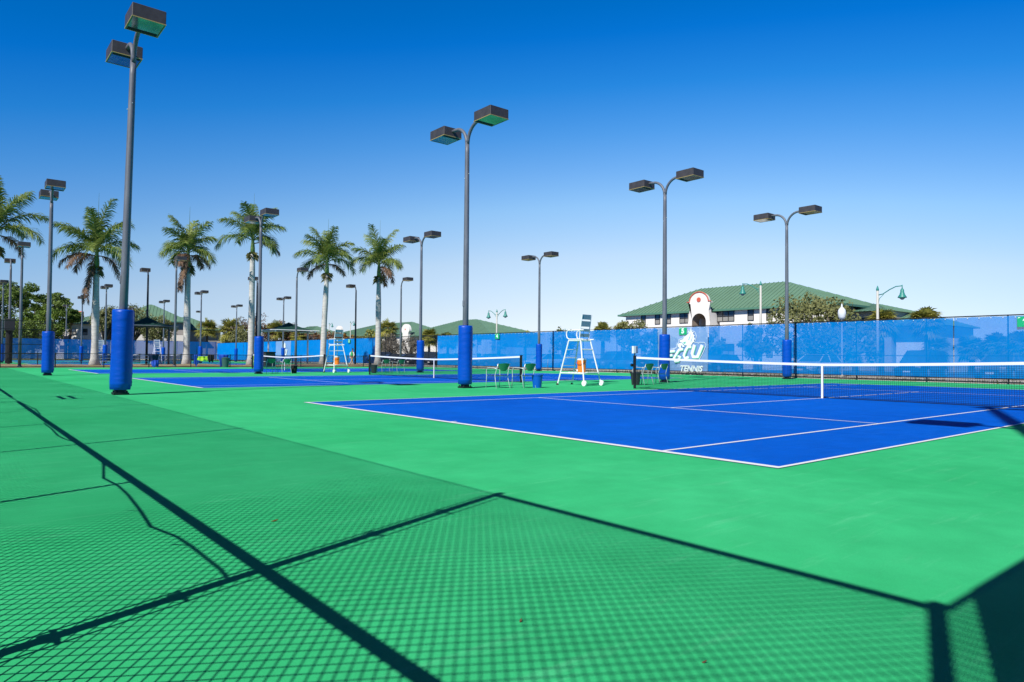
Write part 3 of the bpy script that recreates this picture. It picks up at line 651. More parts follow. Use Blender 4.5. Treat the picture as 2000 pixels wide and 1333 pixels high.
# benches (aluminium bleachers)
def bench(x, y, L, lab):
    o = empty('bleacher_bench', (x, y, 0), 0, lab, 'bench', 'aluminium benches on the strip')
    for i, (dx, z) in enumerate(((0, .42), (-.6, .65), (-1.1, .9))): MB().box((dx, 0, z), (.24, L, .04)).build('seat_board', ALU, o)
    for k in (-1, 0, 1):
        b = MB(); yk = k*(L/2-.3); b.tube([(.1, yk, 0), (-1.2, yk, .9)], .025, 6); b.tube([(-1.2, yk, 0), (-1.2, yk, .9)], .025, 6); b.tube([(0, yk, 0), (0, yk, .42)], .025, 6); b.tube([(-.6, yk, 0), (-.6, yk, .65)], .025, 6); b.build('leg', ALU, o)
bench(-62.5, 6.0, 4.6, 'aluminium bleacher behind the low fence left of the navy bag'); bench(-62.5, 18.9, 4.4, 'aluminium bleacher under the right shade canopy')
bench(-63, 9.6, 2.4, 'short aluminium bleacher right of the small umpire chair under the left canopy')
# shade canopies
def canopy(x, y, hx, hy, lab, frame_mat):  # last argument is the material of the frame
    o = empty('shade_canopy', (x, y, 0), 0, lab, 'shade canopy', 'dark green shade canopies'); n = 10
    b = MB(); ze, zt = 3.45, 4.25
    cor = [(-hx, -hy), (hx, -hy), (hx, hy), (-hx, hy)]
    for s in range(4):
        a, c = Vector((*cor[s], ze)), Vector((*cor[(s+1) % 4], ze)); ap = Vector((0, 0, zt))
        base = len(b.v)
        for i in range(n+1):
            for j in range(n+1):
                u, v = i/n, j/n; p = a.lerp(c, u); p.x *= (1-.04*math.sin(math.pi*u)); p.y *= (1-.04*math.sin(math.pi*u)); q = p.lerp(ap, v); q.z -= .22*math.sin(math.pi*v)*(1-.5*abs(u-.5)); b.v.append(tuple(q))
        b.f += [(base+i*(n+1)+j, base+(i+1)*(n+1)+j, base+(i+1)*(n+1)+j+1, base+i*(n+1)+j+1) for i in range(n) for j in range(n)]
    b.build('canopy', SHADE, o, smooth=True)
    b = MB()
    for i in range(4):
        (x0, y0), (x1, y1) = cor[i], cor[(i+1) % 4]; b.tube([(x0, y0, ze-.03), (x1, y1, ze-.03)], .05, 6)
    b.build('edge_frame', frame_mat, o)
    for yy in (-hy*.83, hy*.83):
        b = MB().tube([(0, yy, 0), (0, yy, ze-.05)], .085, 10); b.build('post', frame_mat, o, smooth=True)
        MB().box((0, yy, ze-.12), (2*hx, .1, .12)).build('cross_beam', frame_mat, o)
canopy(-62.3, 7.3, 1.7, 2.1, 'dark green peaked shade canopy between the first two palms', POLE)
canopy(-62.3, 19.75, 1.8, 2.35, 'white-framed dark green shade canopy right of the tallest palm', WPT)
# ------------------------------------------------------------ person
def skin_mesh(name, chain, edges, m, parent, sub=1):
    me = bpy.data.meshes.new(name); me.from_pydata([c[:3] for c in chain], edges, []); o = bpy.data.objects.new(name, me); C.objects.link(o)
    sk = o.modifiers.new('s', 'SKIN'); o.modifiers.new('u', 'SUBSURF').levels = sub
    for i, c in enumerate(chain): me.skin_vertices[0].data[i].radius = (c[3], c[4] if len(c) > 4 else c[3])
    me.skin_vertices[0].data[0].use_root = True
    dg = bpy.context.evaluated_depsgraph_get(); dg.update(); e = o.evaluated_get(dg); nm = bpy.data.meshes.new_from_object(e); bpy.data.objects.remove(o)
    nm.materials.clear(); nm.materials.append(m)
    for p in nm.polygons: p.use_smooth = True
    o = bpy.data.objects.new(name, nm); C.objects.link(o); o.parent = parent; return o
pr = empty('person', (-57.6, 24.15, 0), R_(10), 'person in green vest, white sleeves and khaki trousers walking beyond the low fence', 'person')
# local: facing +y (walks away right), x sideways
hip, chest = .93, 1.38
ch = [(0, 0, .95, .13, .10), (0, .01, 1.12, .14, .10), (0, .03, 1.36, .16, .11), (0, .06, 1.47, .06, .06), (0, .09, 1.56, .06, .065), (0, .11, 1.66, .075, .09), (0, .10, 1.74, .055, .07),
 (-.18, .03, 1.40, .055), (-.22, -.06, 1.14, .042), (-.21, .06, .92, .032), (-.21, .10, .84, .03, .018),
 (.18, .03, 1.40, .055), (.23, .10, 1.14, .042), (.22, .02, .92, .032), (.22, .0, .84, .03, .018),
 (-.09, 0, .88, .085), (-.09, .20, .50, .058), (-.09, .10, .09, .04), (-.09, .26, .03, .04, .03),
 (.09, 0, .88, .085), (.09, -.10, .50, .058), (.09, -.34, .14, .04), (.09, -.22, .04, .04, .03)]
ed = [(0, 1), (1, 2), (2, 3), (3, 4), (4, 5), (5, 6), (2, 7), (7, 8), (8, 9), (9, 10), (2, 11), (11, 12), (12, 13), (13, 14), (0, 15), (15, 16), (16, 17), (17, 18), (0, 19), (19, 20), (20, 21), (21, 22)]
for hx, hi in ((-.21, 10), (.22, 14)):
    base = ch[hi]
    for f_, (dx, dy, ln) in enumerate(((-.005, .03, .075), (-.006, .012, .085), (-.004, -.006, .08), (0, -.024, .065), (.012, .035, .05))):
        i0 = len(ch); ch.append((base[0]+dx, base[1]+dy, base[2]-.03, .009)); ch.append((base[0]+dx*2, base[1]+dy*1.2+.01, base[2]-.03-ln*.6, .008)); ch.append((base[0]+dx*2, base[1]+dy*1.2+.025, base[2]-.03-ln, .007))
        ed += [(hi, i0), (i0, i0+1), (i0+1, i0+2)]
skin_mesh('body', ch, ed, SKIN, pr)
skin_mesh('vest', [(0, 0, .9, .155, .125), (0, .01, 1.12, .165, .125), (0, .03, 1.36, .18, .135), (0, .05, 1.44, .1, .09)], [(0, 1), (1, 2), (2, 3)], VEST, pr)
for k in ((7, 8, 9), (11, 12, 13)):
    skin_mesh('sleeve', [(*ch[i][:3], ch[i][3]+.018) for i in k], [(0, 1), (1, 2)], SHIRT, pr)
skin_mesh('trousers', [(0, 0, .93, .15, .12), (-.09, 0, .86, .105), (-.09, .20, .50, .078), (-.09, .10, .11, .06), (.09, 0, .86, .105), (.09, -.10, .50, .078), (.09, -.33, .17, .06)], [(0, 1), (1, 2), (2, 3), (0, 4), (4, 5), (5, 6)], KHAKI, pr)
skin_mesh('hair', [(0, .075, 1.62, .07, .06), (0, .09, 1.70, .088, .095), (0, .10, 1.77, .06, .07)], [(0, 1), (1, 2)], HAIR, pr)
# ------------------------------------------------------------ royal palms
def frond(parent, base, az, e0, L, droop, m, seed, lw=.8, name='frond'):
    rr = random.Random(seed); b = MB(); N = 16; p = Vector(base); pts = [p.copy()]; dirs = []
    for i in range(N):
        t = (i+.5)/N; e = e0-droop*t**1.25; d = Vector((math.cos(az)*math.cos(e), math.sin(az)*math.cos(e), math.sin(e))); dirs.append(d); p = p+d*(L/N); pts.append(p.copy())
    b.tube(pts, [.05-.043*i/N for i in range(N+1)], 4, cap=False)
    K = 74
    for k in range(K):
        t = .13+.86*k/K; i = min(N-1, int(t*N)); fr = t*N-i; q = pts[i].lerp(pts[i+1], fr); d = dirs[i]
        side = d.cross(Vector((0, 0, 1)))
        side = side.normalized() if side.length > .05 else Vector((-math.sin(az), math.cos(az), 0)); up = side.cross(d)
        ll = lw*(.6+.85*math.sin(math.pi*min(1, t*.93+.07)))*rr.uniform(.8, 1.1)
        for s in (-1, 1):
            tw = rr.uniform(-.75, .55); o = (side*s*math.cos(tw)+up*math.sin(tw)); v = (o*.85+d*(.45+.5*t)).normalized()
            wv = d*.03; a = q; mdl = q+v*ll*.55+Vector((0, 0, -.05*ll)); e = q+v*ll*.92+Vector((0, 0, -.36*ll))
            b.add([a-wv, a+wv, mdl+wv, mdl-wv, e], [(0, 1, 2, 3), (3, 2, 4)])
    return b.build(name, m, parent)
def royal(x, y, hs, htop, seed, lab, L=3.5, nf=13, nd=3, lean=0, rtr=.26):
    o = empty('royal_palm', (x, y, 0), 0, lab, 'palm tree', 'royal palms on the strip'); rr = random.Random(seed); hc = hs+1.6
    N = 12; pts = [(lean*(i/N)**1.5*.5, lean*(i/N)**1.5, hs*i/N-.02) for i in range(N+1)]
    rad = [rtr*(1.75-.75*min(1, i/1.2)) if i < 2 else rtr*(1+.06*math.sin(i*1.1+seed))*(1-.25*max(0, i/N-.6)/.4) for i in range(N+1)]
    MB().tube(pts, rad, 16).build('trunk', TRUNK, o, smooth=True)
    T = Vector(pts[-1]); MB().tube([T, T+Vector((0, 0, .6)), T+Vector((0, 0, 1.3)), T+Vector((0, 0, 1.75))], [rtr*.78, rtr*.72, rtr*.45, .1], 12).build('crown_shaft', SHAFT, o, smooth=True)
    c = T+Vector((0, 0, 1.6))
    for i in range(nf):
        u = i/(nf-1); az = i*2.4+rr.uniform(-.3, .3)+seed; e0 = R_(88-62*u+rr.uniform(-6, 6)); 
        frond(o, c+Vector((math.cos(az), math.sin(az), 0))*.08-Vector((0, 0, .35*u)), az, e0, L*(.82+.25*rr.random()+(.1 if u < .2 else 0)), R_(45+70*u), FROND, seed*50+i)
    for i in range(nd):
        az = rr.uniform(0, 6.28); f_ = frond(o, T+Vector((math.cos(az), math.sin(az), 0))*.15+Vector((0, 0, 1.0)), az, R_(rr.uniform(-15, 20)), L*.75, R_(rr.uniform(75, 110)), DEAD, seed*50+40+i, .5); f_['label'] = 'brown dead hanging frond'
    if nd >= 5:
        for k, (az, e0) in enumerate(((-.9, -62), (-1.35, -75), (-2.1, -68))):
            f_ = frond(o, T+Vector((math.cos(az), math.sin(az), 0))*.22+Vector((0, 0, .3)), az, R_(e0), L*.85, R_(22), DEAD, seed*77+k, .34); f_['label'] = 'brown dead frond hanging down the trunk'
    b = MB()   # flower skirt under the shaft
    for i in range(260):
        a = rr.uniform(0, 6.28); r = rr.uniform(.12, .5); z = rr.uniform(-.45, .3); q = T+Vector((r*math.cos(a), r*math.sin(a), z-.3*r)); v = Vector((math.cos(a), math.sin(a), rr.uniform(-1, .1)))*.16-Vector((0, 0, rr.uniform(0, .25))); b.add([T+Vector((0, 0, z*.6))+v*.3, q, q+v+Vector((0, 0, .025))], [(0, 1, 2)])
    b.build('flower_stalks', SKIRT, o)
    MB().tube([c, c+Vector((.05, .03, 1.2)), c+Vector((.08, .05, htop-hc))], [.045, .03, .006], 5).build('spear_leaf', FROND, o)
for a in [(-60.5, 3.2, 7.9, 14.0, 1, 'leftmost complete royal palm with dead fronds hanging down its trunk', 3.9, 14, 5, 0, .27),
          (-60.5, 10.05, 8.6, 13.9, 2, 'royal palm with several brown hanging fronds, behind the left shade canopy', 3.0, 12, 6, 0, .27),
          (-60.5, 15.55, 10.3, 15.9, 3, 'tallest royal palm, behind the padded pole left of the third net', 3.6, 13, 1, 0, .27),
          (-60.5, 22.5, 9.0, 14.5, 4, 'royal palm with broad crown just left of the second umpire chair', 3.5, 14, 2, .25, .27),
          (-60.5, 28.5, 9.2, 15.2, 5, 'rightmost royal palm, its trunk behind the left end of the middle net', 3.6, 14, 3, 0, .28),
          (-60.5, -3.3, 8.8, 13.2, 6, 'royal palm crown cut off by the left edge of the photo', 3.7, 14, 3, 0, .27),
          (-84, -4.6, 8.7, 12.2, 8, 'smaller distant palm at the left edge below the cut-off crown', 2.6, 11, 2, 0, .25)]: royal(*a)
# mulch mounds at their feet are part of the strip; grass tufts beyond the far fence
# ------------------------------------------------------------ other trees
def leaves(b, c, rad, n, s, rr, clumps=30, flatz=1.0, shell=.55):
    cs = []
    for _ in range(clumps):
        while True:
            p = Vector((rr.uniform(-1, 1), rr.uniform(-1, 1), rr.uniform(-1, 1)))
            if shell < p.length < 1: break
        cs.append((Vector((p.x*rad[0], p.y*rad[1], p.z*rad[2]))+Vector(c), rr.uniform(.16, .34)*min(rad[0], rad[2]*1.4)))
    for i in range(n):
        cc, cr = cs[i % clumps]; d = Vector((rr.gauss(0, 1), rr.gauss(0, 1), rr.gauss(0, 1)*flatz)).normalized()*cr*rr.uniform(.3, 1)**.5; d.z *= flatz
        p = cc+d; u = Vector((rr.gauss(0, 1), rr.gauss(0, 1), rr.gauss(0, 1))).normalized(); v = u.orthogonal().normalized(); q = s*rr.uniform(.6, 1.3)
        b.add([p-u*q-v*q*.1, p-v*q*.5, p+u*q, p+v*q*.5], [(0, 1, 2, 3)])
    return cs
def tree(name, x, y, h, rad, m, lab, cat='tree', grp=None, seed=0, n=1600, s=.3, tr=.22, clumps=32, flatz=1, shell=.45, trunkh=None, z0=0):
    rr = random.Random(seed); o = empty(name, (x, y, z0), 0, lab, cat, grp)
    cz = h-rad[2]; th = trunkh or max(.5, cz-rad[2]*.4); b = MB()
    cs = leaves(b, (0, 0, cz), rad, n, s, rr, clumps, flatz, shell); b.build('crown', m, o)
    t = MB(); t.tube([(0, 0, -.05), (rr.uniform(-.1, .1), rr.uniform(-.1, .1), th*.5), (rr.uniform(-.2, .2), 0, th)], [tr*1.2, tr*.9, tr*.7], 8)
    for cc, cr in cs[::3]: 
        md = Vector((cc.x*.45, cc.y*.45, th+(cc.z-th)*.35+.1*rr.random())); t.tube([(0, 0, th*.85), md, cc], [tr*.55, tr*.33, tr*.08], 5)
    t.build('trunk', BARK, o, smooth=True); return o
def sabal(x, y, h, r, seed, lab, m=SABAL, n=64):
    rr = random.Random(seed); o = empty('sabal_palm', (x, y, 0), 0, lab, 'palm tree', 'sabal palms beyond the fences')
    MB().tube([(0, 0, -.05), (.05, 0, h*.5), (0, 0, h-r*.6)], [.22, .18, .2], 8).build('trunk', BARK, o, smooth=True)
    b = MB(); c = Vector((0, 0, h-r))
    for i in range(n):
        az = rr.uniform(0, 6.28); el = math.asin(rr.uniform(-.75, 1)); d = Vector((math.cos(az)*math.cos(el), math.sin(az)*math.cos(el), math.sin(el))); e = c+d*r*rr.uniform(.35, .6)
        b.tube([c, e], .015, 3, cap=False); sd_ = d.cross(Vector((0, 0, 1))).normalized() if abs(d.z) < .95 else Vector((1, 0, 0)); up = sd_.cross(d)
        for k in range(15):
            a = (k-7)/7*1.7; v = (d*math.cos(a)+sd_*math.sin(a)+up*.12*rr.uniform(-1, 1)).normalized(); ln = r*.68*(1-.25*abs(a)/1.7)*rr.uniform(.85, 1.1); w2 = v.cross(up).normalized()*(.03+.022*r)
            t2 = e+v*ln+Vector((0, 0, -.28*ln)); mm = e+v*ln*.55
            b.add([e, mm-w2, t2, mm+w2], [(0, 1, 2, 3)])
    b.build('crown', m, o); return o
# trees seen over the far fence on the right
tree('live_oak', -23.3, 46, 5.9, (3.4, 3.0, 2.6), OAK, 'spreading green oak in front of the right half of the big green-roofed building', seed=11, n=6500, s=.13, clumps=70)
tree('small_oak', -20.9, 45.0, 5.0, (1.7, 1.7, 1.7), OAK, 'smaller yellowish oak beside the white globe lamp', seed=12, n=2600, s=.12, clumps=40)
sabal(-17.9, 45.5, 4.9, 1.35, 21, 'sabal palm top behind the right street lamp over the fence'); sabal(-14.6, 44.5, 4.75, 1.2, 22, 'rightmost sabal palm top above the windscreen')
sabal(-41.6, 42, 4.55, 1.1, 23, 'sabal palm top right of the nearest umpire chair, left of its bushy neighbour'); sabal(-40.0, 43, 4.6, 1.0, 24, 'sabal palm top against the left end of the big building')
tree('viburnum_bush', -38.7, 43, 4.35, (1.7, 1.3, 1.3), OAK, 'small bushy tree top just left of the big building', 'bush', seed=25, n=1500, s=.12)
for i, (x, y, h, r, lab) in enumerate([(-15.9, 50, 3.0, 1.1, 'sabal palm silhouette through the windscreen, leftmost of a row at right'), (-14.0, 51, 3.1, 1.15, 'sabal palm silhouette through the windscreen, second of the row at right'),
    (-12.1, 50, 3.1, 1.1, 'sabal palm silhouette through the windscreen, third of the row at right'), (-10.9, 49, 3.0, 1.0, 'sabal palm silhouette through the windscreen at the right edge'), (-9.5, 45, 3.0, 1.1, 'sabal palm hidden behind the windscreen beside the cut-off sign')]): sabal(x, y, h, r, 30+i, lab, OAK)
for i, (x, h, rx, lab) in enumerate([(-49, 4.0, 1.8, 'dark tree seen only through the windscreen below the twin-armed lamp'), (-36.5, 3.6, 1.6, 'dark tree through the windscreen right of the umpire chair'), (-31, 3.3, 1.2, 'dark tree through the windscreen right of the emblem panel'), (-26.8, 3.8, 1.3, 'dark tree through the windscreen left of the far padded pole'), (-19.0, 3.4, 1.5, 'dark tree through the windscreen below the globe lamp')]):
    tree('shade_tree', x, 44, h, (rx, 1.2, 1.3), OAK, lab, seed=60+i, n=1300, s=.15)
# middle gap
sabal(-97, 50, 7.3, 1.9, 41, 'tall sabal palm in the gap of the windscreen right of the rightmost royal palm'); sabal(-84.5, 50, 5.6, 1.7, 42, 'sabal palm left of the fifth padded pole in the open fence gap'); sabal(-79.5, 50, 4.9, 1.6, 43, 'sabal palm right of the padded pole in the open fence gap')
sabal(-76, 51, 4.7, 1.4, 44, 'sabal palm beside the left edge of the long windscreen'); sabal(-62.5, 46, 4.0, 1.2, 45, 'sabal palm top just left of the second tall padded pole'); sabal(-58.8, 47, 4.3, 1.1, 46, 'sabal palm top just right of the second tall padded pole')
tree('grey_shrub', -92.5, 48, 4.4, (2.4, 1.5, 2.0), GREYL, 'grey bare-looking shrub in the open fence gap', 'bush', seed=47, n=3000, s=.1, clumps=50)
tree('grey_shrub', -88.5, 49, 4.2, (2.0, 1.5, 2.0), GREYL, 'pale grey shrub left of the dark parked cars', 'bush', seed=48, n=2200, s=.1, clumps=50)
tree('olive_bush', -118, 58, 5.8, (3.2, 2, 2.2), SABAL, 'olive green bush between the curved gable and the rightmost royal palm', 'bush', seed=49, n=1600, s=.25)
# far left: pines over dark understory
PN = [(-158, 1.0, 14.6, 4.2, 'pine behind the palm trunk at the left edge'), (-150, 4.4, 14.0, 3.2, 'tall pine with open flat crown at far left'), (-158, 10.2, 12.9, 3.0, 'second open-crowned pine behind the second padded pole'), (-150, -1.5, 13.0, 3.0, 'pine at the very left edge of the photo'), (-152, 12.2, 9.6, 2.0, 'lower pine right of the two open-crowned pines'), (-165, 7.5, 11.0, 2.6, 'slim pine between the two open-crowned pines')]
for i, (x, y, h, r, lab) in enumerate(PN): tree('slash_pine', x, y, h, (r, r, r*.75), PINE, lab, grp='pines at far left', seed=70+i, n=6500, s=.17, clumps=60, flatz=.55, shell=.15, tr=.26, trunkh=h-r*1.3)
for i in range(9):
    x = -146+random.uniform(-4, 4); y = -9+i*2.15
    tree('understory_tree', x, y, 7.4+(i % 3)*.9+random.uniform(-.5, .5), (3.0, 2.6, 3.7), BUSH, ['dark', 'bright green', 'shaggy'][i % 3]+' understory tree above the left windscreen, number %s from the left edge' % ['one', 'two', 'three', 'four', 'five', 'six', 'seven', 'eight', 'nine'][i], grp='understory trees at far left', seed=90+i, n=5200, s=.17, clumps=110, shell=.2)
OK2 = [(-134, 15.8, 9.2, 2.6, 'oak between the leftmost full palm and the nearest padded pole'), (-134, 19.6, 9.9, 3.0, 'large oak above the left shade canopy'), (-132, 23.2, 7.8, 2.9, 'oak covering the left end of the green roof'), (-133, 15.0, 8.4, 1.9, 'small oak left of the leftmost full palm trunk')]
for i, (x, y, h, r, lab) in enumerate(OK2): tree('live_oak', x, y, h, (r, r, r*.85), OAK, lab, grp='oaks behind the left canopy', seed=110+i, n=5200, s=.15, clumps=90, tr=.3, trunkh=3.6)
sabal(-132, 31.5, 8.0, 2.2, 51, 'sabal palm right of the second full royal palm'); sabal(-130, 35.3, 8.2, 2.8, 52, 'broad sabal palm above the windscreen corner'); sabal(-128, 43.0, 8.0, 2.2, 53, 'sabal palm just left of the tallest royal palm'); sabal(-126, 46.6, 6.6, 1.8, 54, 'small sabal palm right of the tallest royal palm')
for i, (x, y, h, r, m, lab) in enumerate([(-130, 36.9, 7.8, 3.0, GREYL, 'grey green leafless tree between two sabal palms'), (-131, 40.6, 8.6, 3.0, BROWN, 'reddish brown bare tree left of the tallest royal palm'), (-129, 44.3, 7.4, 2.8, BROWN, 'brown bare shrub behind the padded pole by the tallest palm'), (-138, 54, 6.4, 2.9, BROWN, 'low brown shrub under the right shade canopy, left one'), (-136, 58.5, 6.2, 2.9, BROWN, 'low brown shrub under the right shade canopy, right one'), (-137, 62, 6.2, 2.1, RUST, 'orange leaved bush under the right shade canopy'), (-138, 66, 5.6, 2.8, OAK, 'dull green bush left of the fourth royal palm trunk'), (-140, 71, 5.2, 2.8, GREYL, 'thin grey bush just left of the fourth royal palm trunk'), (-127, 36.6, 6.0, 3.0, OAK, 'low dark thicket under the broad sabal palm'), (-130, 47.0, 6.8, 2.8, BROWN, 'brown thicket left of the right shade canopy'), (-129, 34.3, 3.9, 1.8, OAK, 'dark shrub under the sabal palm by the grey wall')]):
    tree('shrub', x, y, h, (r, r, h*.42), m, lab, 'bush', grp='shrubs beyond the far corner', seed=130+i, n=3600, s=.17, clumps=60, shell=.2, tr=.12)
gr = MB(); rr = random.Random(5)
for i in range(9000):
    x = rr.uniform(-70, 3); 
    if not (-21.5 < x < -16.5 or -30 < x < -22 or rr.random() < .35): continue
    y = rr.uniform(30.55, 31.3); h = rr.uniform(.08, .24); gr.add([(x, y, .0), (x+.03, y, .0), (x+rr.uniform(-.04, .04), y+rr.uniform(-.04, .04), h)], [(0, 1, 2)])
tag(gr.build('grass', SABAL), 'dry grass tufts growing along the foot of the far fence', 'grass', kind='stuff')
# ------------------------------------------------------------ buildings
def hip_roof(b, x0, x1, y0, y1, ze, zr, r0, r1, ov=.8, seam=.42, fo=None):
    X0, X1, Y0, Y1 = x0-ov, x1+ov, y0-(ov if fo is None else fo), y1+ov; ym = (y0+y1)/2; a = (r0, ym, zr); c = (r1, ym, zr)
    P = [(X0, Y0, ze), (X1, Y0, ze), (X1, Y1, ze), (X0, Y1, ze), a, c]
    b.add(P, [(0, 1, 5, 4), (1, 2, 5), (2, 3, 4, 5), (3, 0, 4)])
    n = int((X1-X0)/seam)
    for i in range(1, n):   # ribs on the front slope, running up to ridge or hip
        x = X0+(X1-X0)*i/n
        if x < r0: t = (x-X0)/(r0-X0)
        elif x > r1: t = (X1-x)/(X1-r1)
        else: t = 1
        q = (x, Y0+(ym-Y0)*t, ze+(zr-ze)*t); s = .05
        b.add([(x-.03, Y0, ze+.003), (x-.03, Y0, ze+.07), (x+.03, Y0, ze+.07), (x+.03, Y0, ze+.003), (q[0]-.03, q[1], q[2]), (q[0]-.03, q[1], q[2]+.07), (q[0]+.03, q[1], q[2]+.07), (q[0]+.03, q[1], q[2])], [(0, 1, 5, 4), (1, 2, 6, 5), (2, 3, 7, 6), (0, 3, 2, 1)])
    m = int((Y1-Y0)/seam)
    for i in range(1, m):
        y = Y0+(Y1-Y0)*i/m; t = 1-abs(y-ym)/(ym-Y0)
        q = (X1+(r1-X1)*t, y, ze+(zr-ze)*t)
        b.add([(X1, y-.03, ze+.003), (X1, y-.03, ze+.07), (X1, y+.03, ze+.07), (X1, y+.03, ze+.003), (q[0], y-.03, q[2]), (q[0], y-.03, q[2]+.07), (q[0], y+.03, q[2]+.07), (q[0], y+.03, q[2])], [(0, 4, 5, 1), (1, 5, 6, 2), (2, 6, 7, 3), (0, 1, 2, 3)])
def window(o, x, z, w_, h, ny, panes=1, y=0.0):
    wd = MB().box((x, y+.02, z), (w_, .06, h)).build('window', GLASS, o)
    b = MB()
    for i in range(panes+1): b.box((x-w_/2+w_*i/panes, y-.03, z), (.06, .05, h+.06))
    for zz in (-.5, 0, .5): b.box((x, y-.033, z+zz*h), (w_+.06, .05, .06))
    b.build('window_frame', WFR, wd)
    MB().box((x, y-.013, z-h*.27), (w_-.05, .01, h*.44)).build('blind', BLIND, wd)
bl_ = empty('building', (-50, 56, 0), 0, 'large two-storey white building with green metal roof and curved coral-topped gable, at right', 'building')
bx = lambda x: x+50
b = MB()
# front wall panels around nothing: solid wall, windows stand 3 mm proud; arch porch is its own block
b.box((bx(-43.6)-2.2, 5.5, 3.05), (10.4, 11, 6.1)); b.box((bx(-32.4), 5.5, 3.05), (11.6, 11, 6.1)); b.box((bx(-39.6), 6.6, 3.05), (3.4, 9, 6.1))
b.build('wall', STUC, bl_)
b = MB(); hip_roof(b, bx(-51), bx(-26.6), 0, 11, 6.12, 9.15, bx(-44.5), bx(-34.0), .9, .5, .4); b.build('roof', ROOF, bl_)
b = MB(); b.box((bx(-38.8), -.43, 6.06), (26.2, .05, .2)); b.box((bx(-25.68), 5.8, 6.06), (.05, 12.3, .2)); b.box((bx(-51.92), 5.8, 6.06), (.05, 12.3, .2)); b.build('fascia', FASC, bl_)
b = MB(); b.box((bx(-38.8), -.21, 6.02), (26.1, .4, .05)); b.build('soffit', STUC2, bl_)
for x0, x1, pn in ((-48.63, -48.02, 1), (-46.62, -45.96, 1), (-44.95, -44.45, 1), (-43.23, -41.23, 3), (-38.5, -36.51, 3), (-34.94, -34.32, 1), (-32.9, -32.3, 1), (-30.9, -28.9, 3)):
    window(bl_, bx((x0+x1)/2), 5.42, x1-x0, 1.05, 0, pn)
    window(bl_, bx((x0+x1)/2), 1.9, x1-x0, 1.3, 0, pn)
# arched porch with curved parapet
def arch_porch(o, x0, x1, yf, yb, spring, ra, par):
    cx = (x0+x1)/2; b = MB(); n = 16
    arc = [(cx+ra*math.cos(math.pi*i/n), spring+ra*math.sin(math.pi*i/n)) for i in range(n+1)]
    outer = par
    for y, rev in ((yf, False),):
        # left pier, right pier
        b.quad((x0, y, 0), (cx-ra, y, 0), (cx-ra, y, spring), (x0, y, spring)); b.quad((cx+ra, y, 0), (x1, y, 0), (x1, y, spring), (cx+ra, y, spring))
        top = outer; m = len(top)
        for i in range(n):   # fan between arch and parapet outline
            a0, a1 = arc[i], arc[i+1]; t0, t1 = top[int(i*(m-1)/n)], top[int((i+1)*(m-1)/n)]
            b.add([(a0[0], y, a0[1]), (t0[0], y, t0[1]), (t1[0], y, t1[1]), (a1[0], y, a1[1])], [(0, 1, 2, 3)])
        b.quad((cx+ra, y, spring), (x1, y, spring), (x1, y, top[0][1]*0+spring+.001), (cx+ra, y, spring+.001))
    # thickness: outline and arch reveals
    for i in range(len(top)-1): b.add([(top[i][0], yf, top[i][1]), (top[i][0], yf+.45, top[i][1]), (top[i+1][0], yf+.45, top[i+1][1]), (top[i+1][0], yf, top[i+1][1])], [(0, 1, 2, 3)])
    for x in (x0, x1): b.quad((x, yf, 0), (x, yb, 0), (x, yb, spring+.9), (x, yf, spring+.9))
    b.build('porch_wall', STUC, o)
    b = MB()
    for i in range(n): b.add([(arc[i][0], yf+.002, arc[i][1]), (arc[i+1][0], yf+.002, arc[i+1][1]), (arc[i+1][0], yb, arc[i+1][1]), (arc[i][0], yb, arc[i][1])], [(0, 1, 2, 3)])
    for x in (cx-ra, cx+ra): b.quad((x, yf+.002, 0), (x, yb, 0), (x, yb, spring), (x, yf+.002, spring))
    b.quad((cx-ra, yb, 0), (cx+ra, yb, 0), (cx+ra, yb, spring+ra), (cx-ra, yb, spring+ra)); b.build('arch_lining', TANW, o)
xm = bx(-39.85); n = 18
par = [(xm+1.32, 4.9), (xm+1.2, 6.0), (xm+1.05, 6.75), (xm+1.38, 6.85), (xm+1.38, 7.0)]+[(xm+1.1*math.cos(math.pi*i/n), 7.0+.95*math.sin(math.pi*i/n)) for i in range(n+1)]+[(xm-1.38, 7.0), (xm-1.38, 6.85), (xm-1.05, 6.75), (xm-1.2, 6.0), (xm-1.32, 4.9)]
arch_porch(bl_, xm-1.35, xm+1.35, -1.3, 2.2, 4.9, .86, par)
b = MB(); arcp = [(xm+1.16*math.cos(math.pi*i/n), 7.0+1.0*math.sin(math.pi*i/n)) for i in range(n+1)]
pp = [(xm+1.5, 6.98)]+arcp+[(xm-1.5, 6.98)]
b.tube([(x, -1.33, z) for x, z in pp], .06, 6); b.build('coral_coping', CORAL, bl_)
MB().tube([(xm, -1.36, 7.2), (xm, -1.30, 7.2)], .24, 20).build('coral_roundel', CORAL, bl_)
# second wing, further right and behind
b2 = empty('building', (-24, 60, 0), 0, 'lower green-roofed grey wing right of the big building, behind the globe lamp', 'building')
MB().box((-1.5, 4, 2.75), (5, 8, 5.5)).build('wall', STUC2, b2); MB().box((3.0, 4.6, 2.04), (3.6, 8.2, 4.08)).build('wall', STUC, b2)
b = MB(); hip_roof(b, -4.6, .6, -.6, 8.6, 5.5, 6.5, -2.6, -1.9, .6); hip_roof(b, .6, 4.6, -.4, 9, 4.1, 5.6, 1.3, 1.6, .6); b.build('roof', ROOF, b2)
window(b2, -1.5, 4.4, 1.2, 1.0, 0, 2)
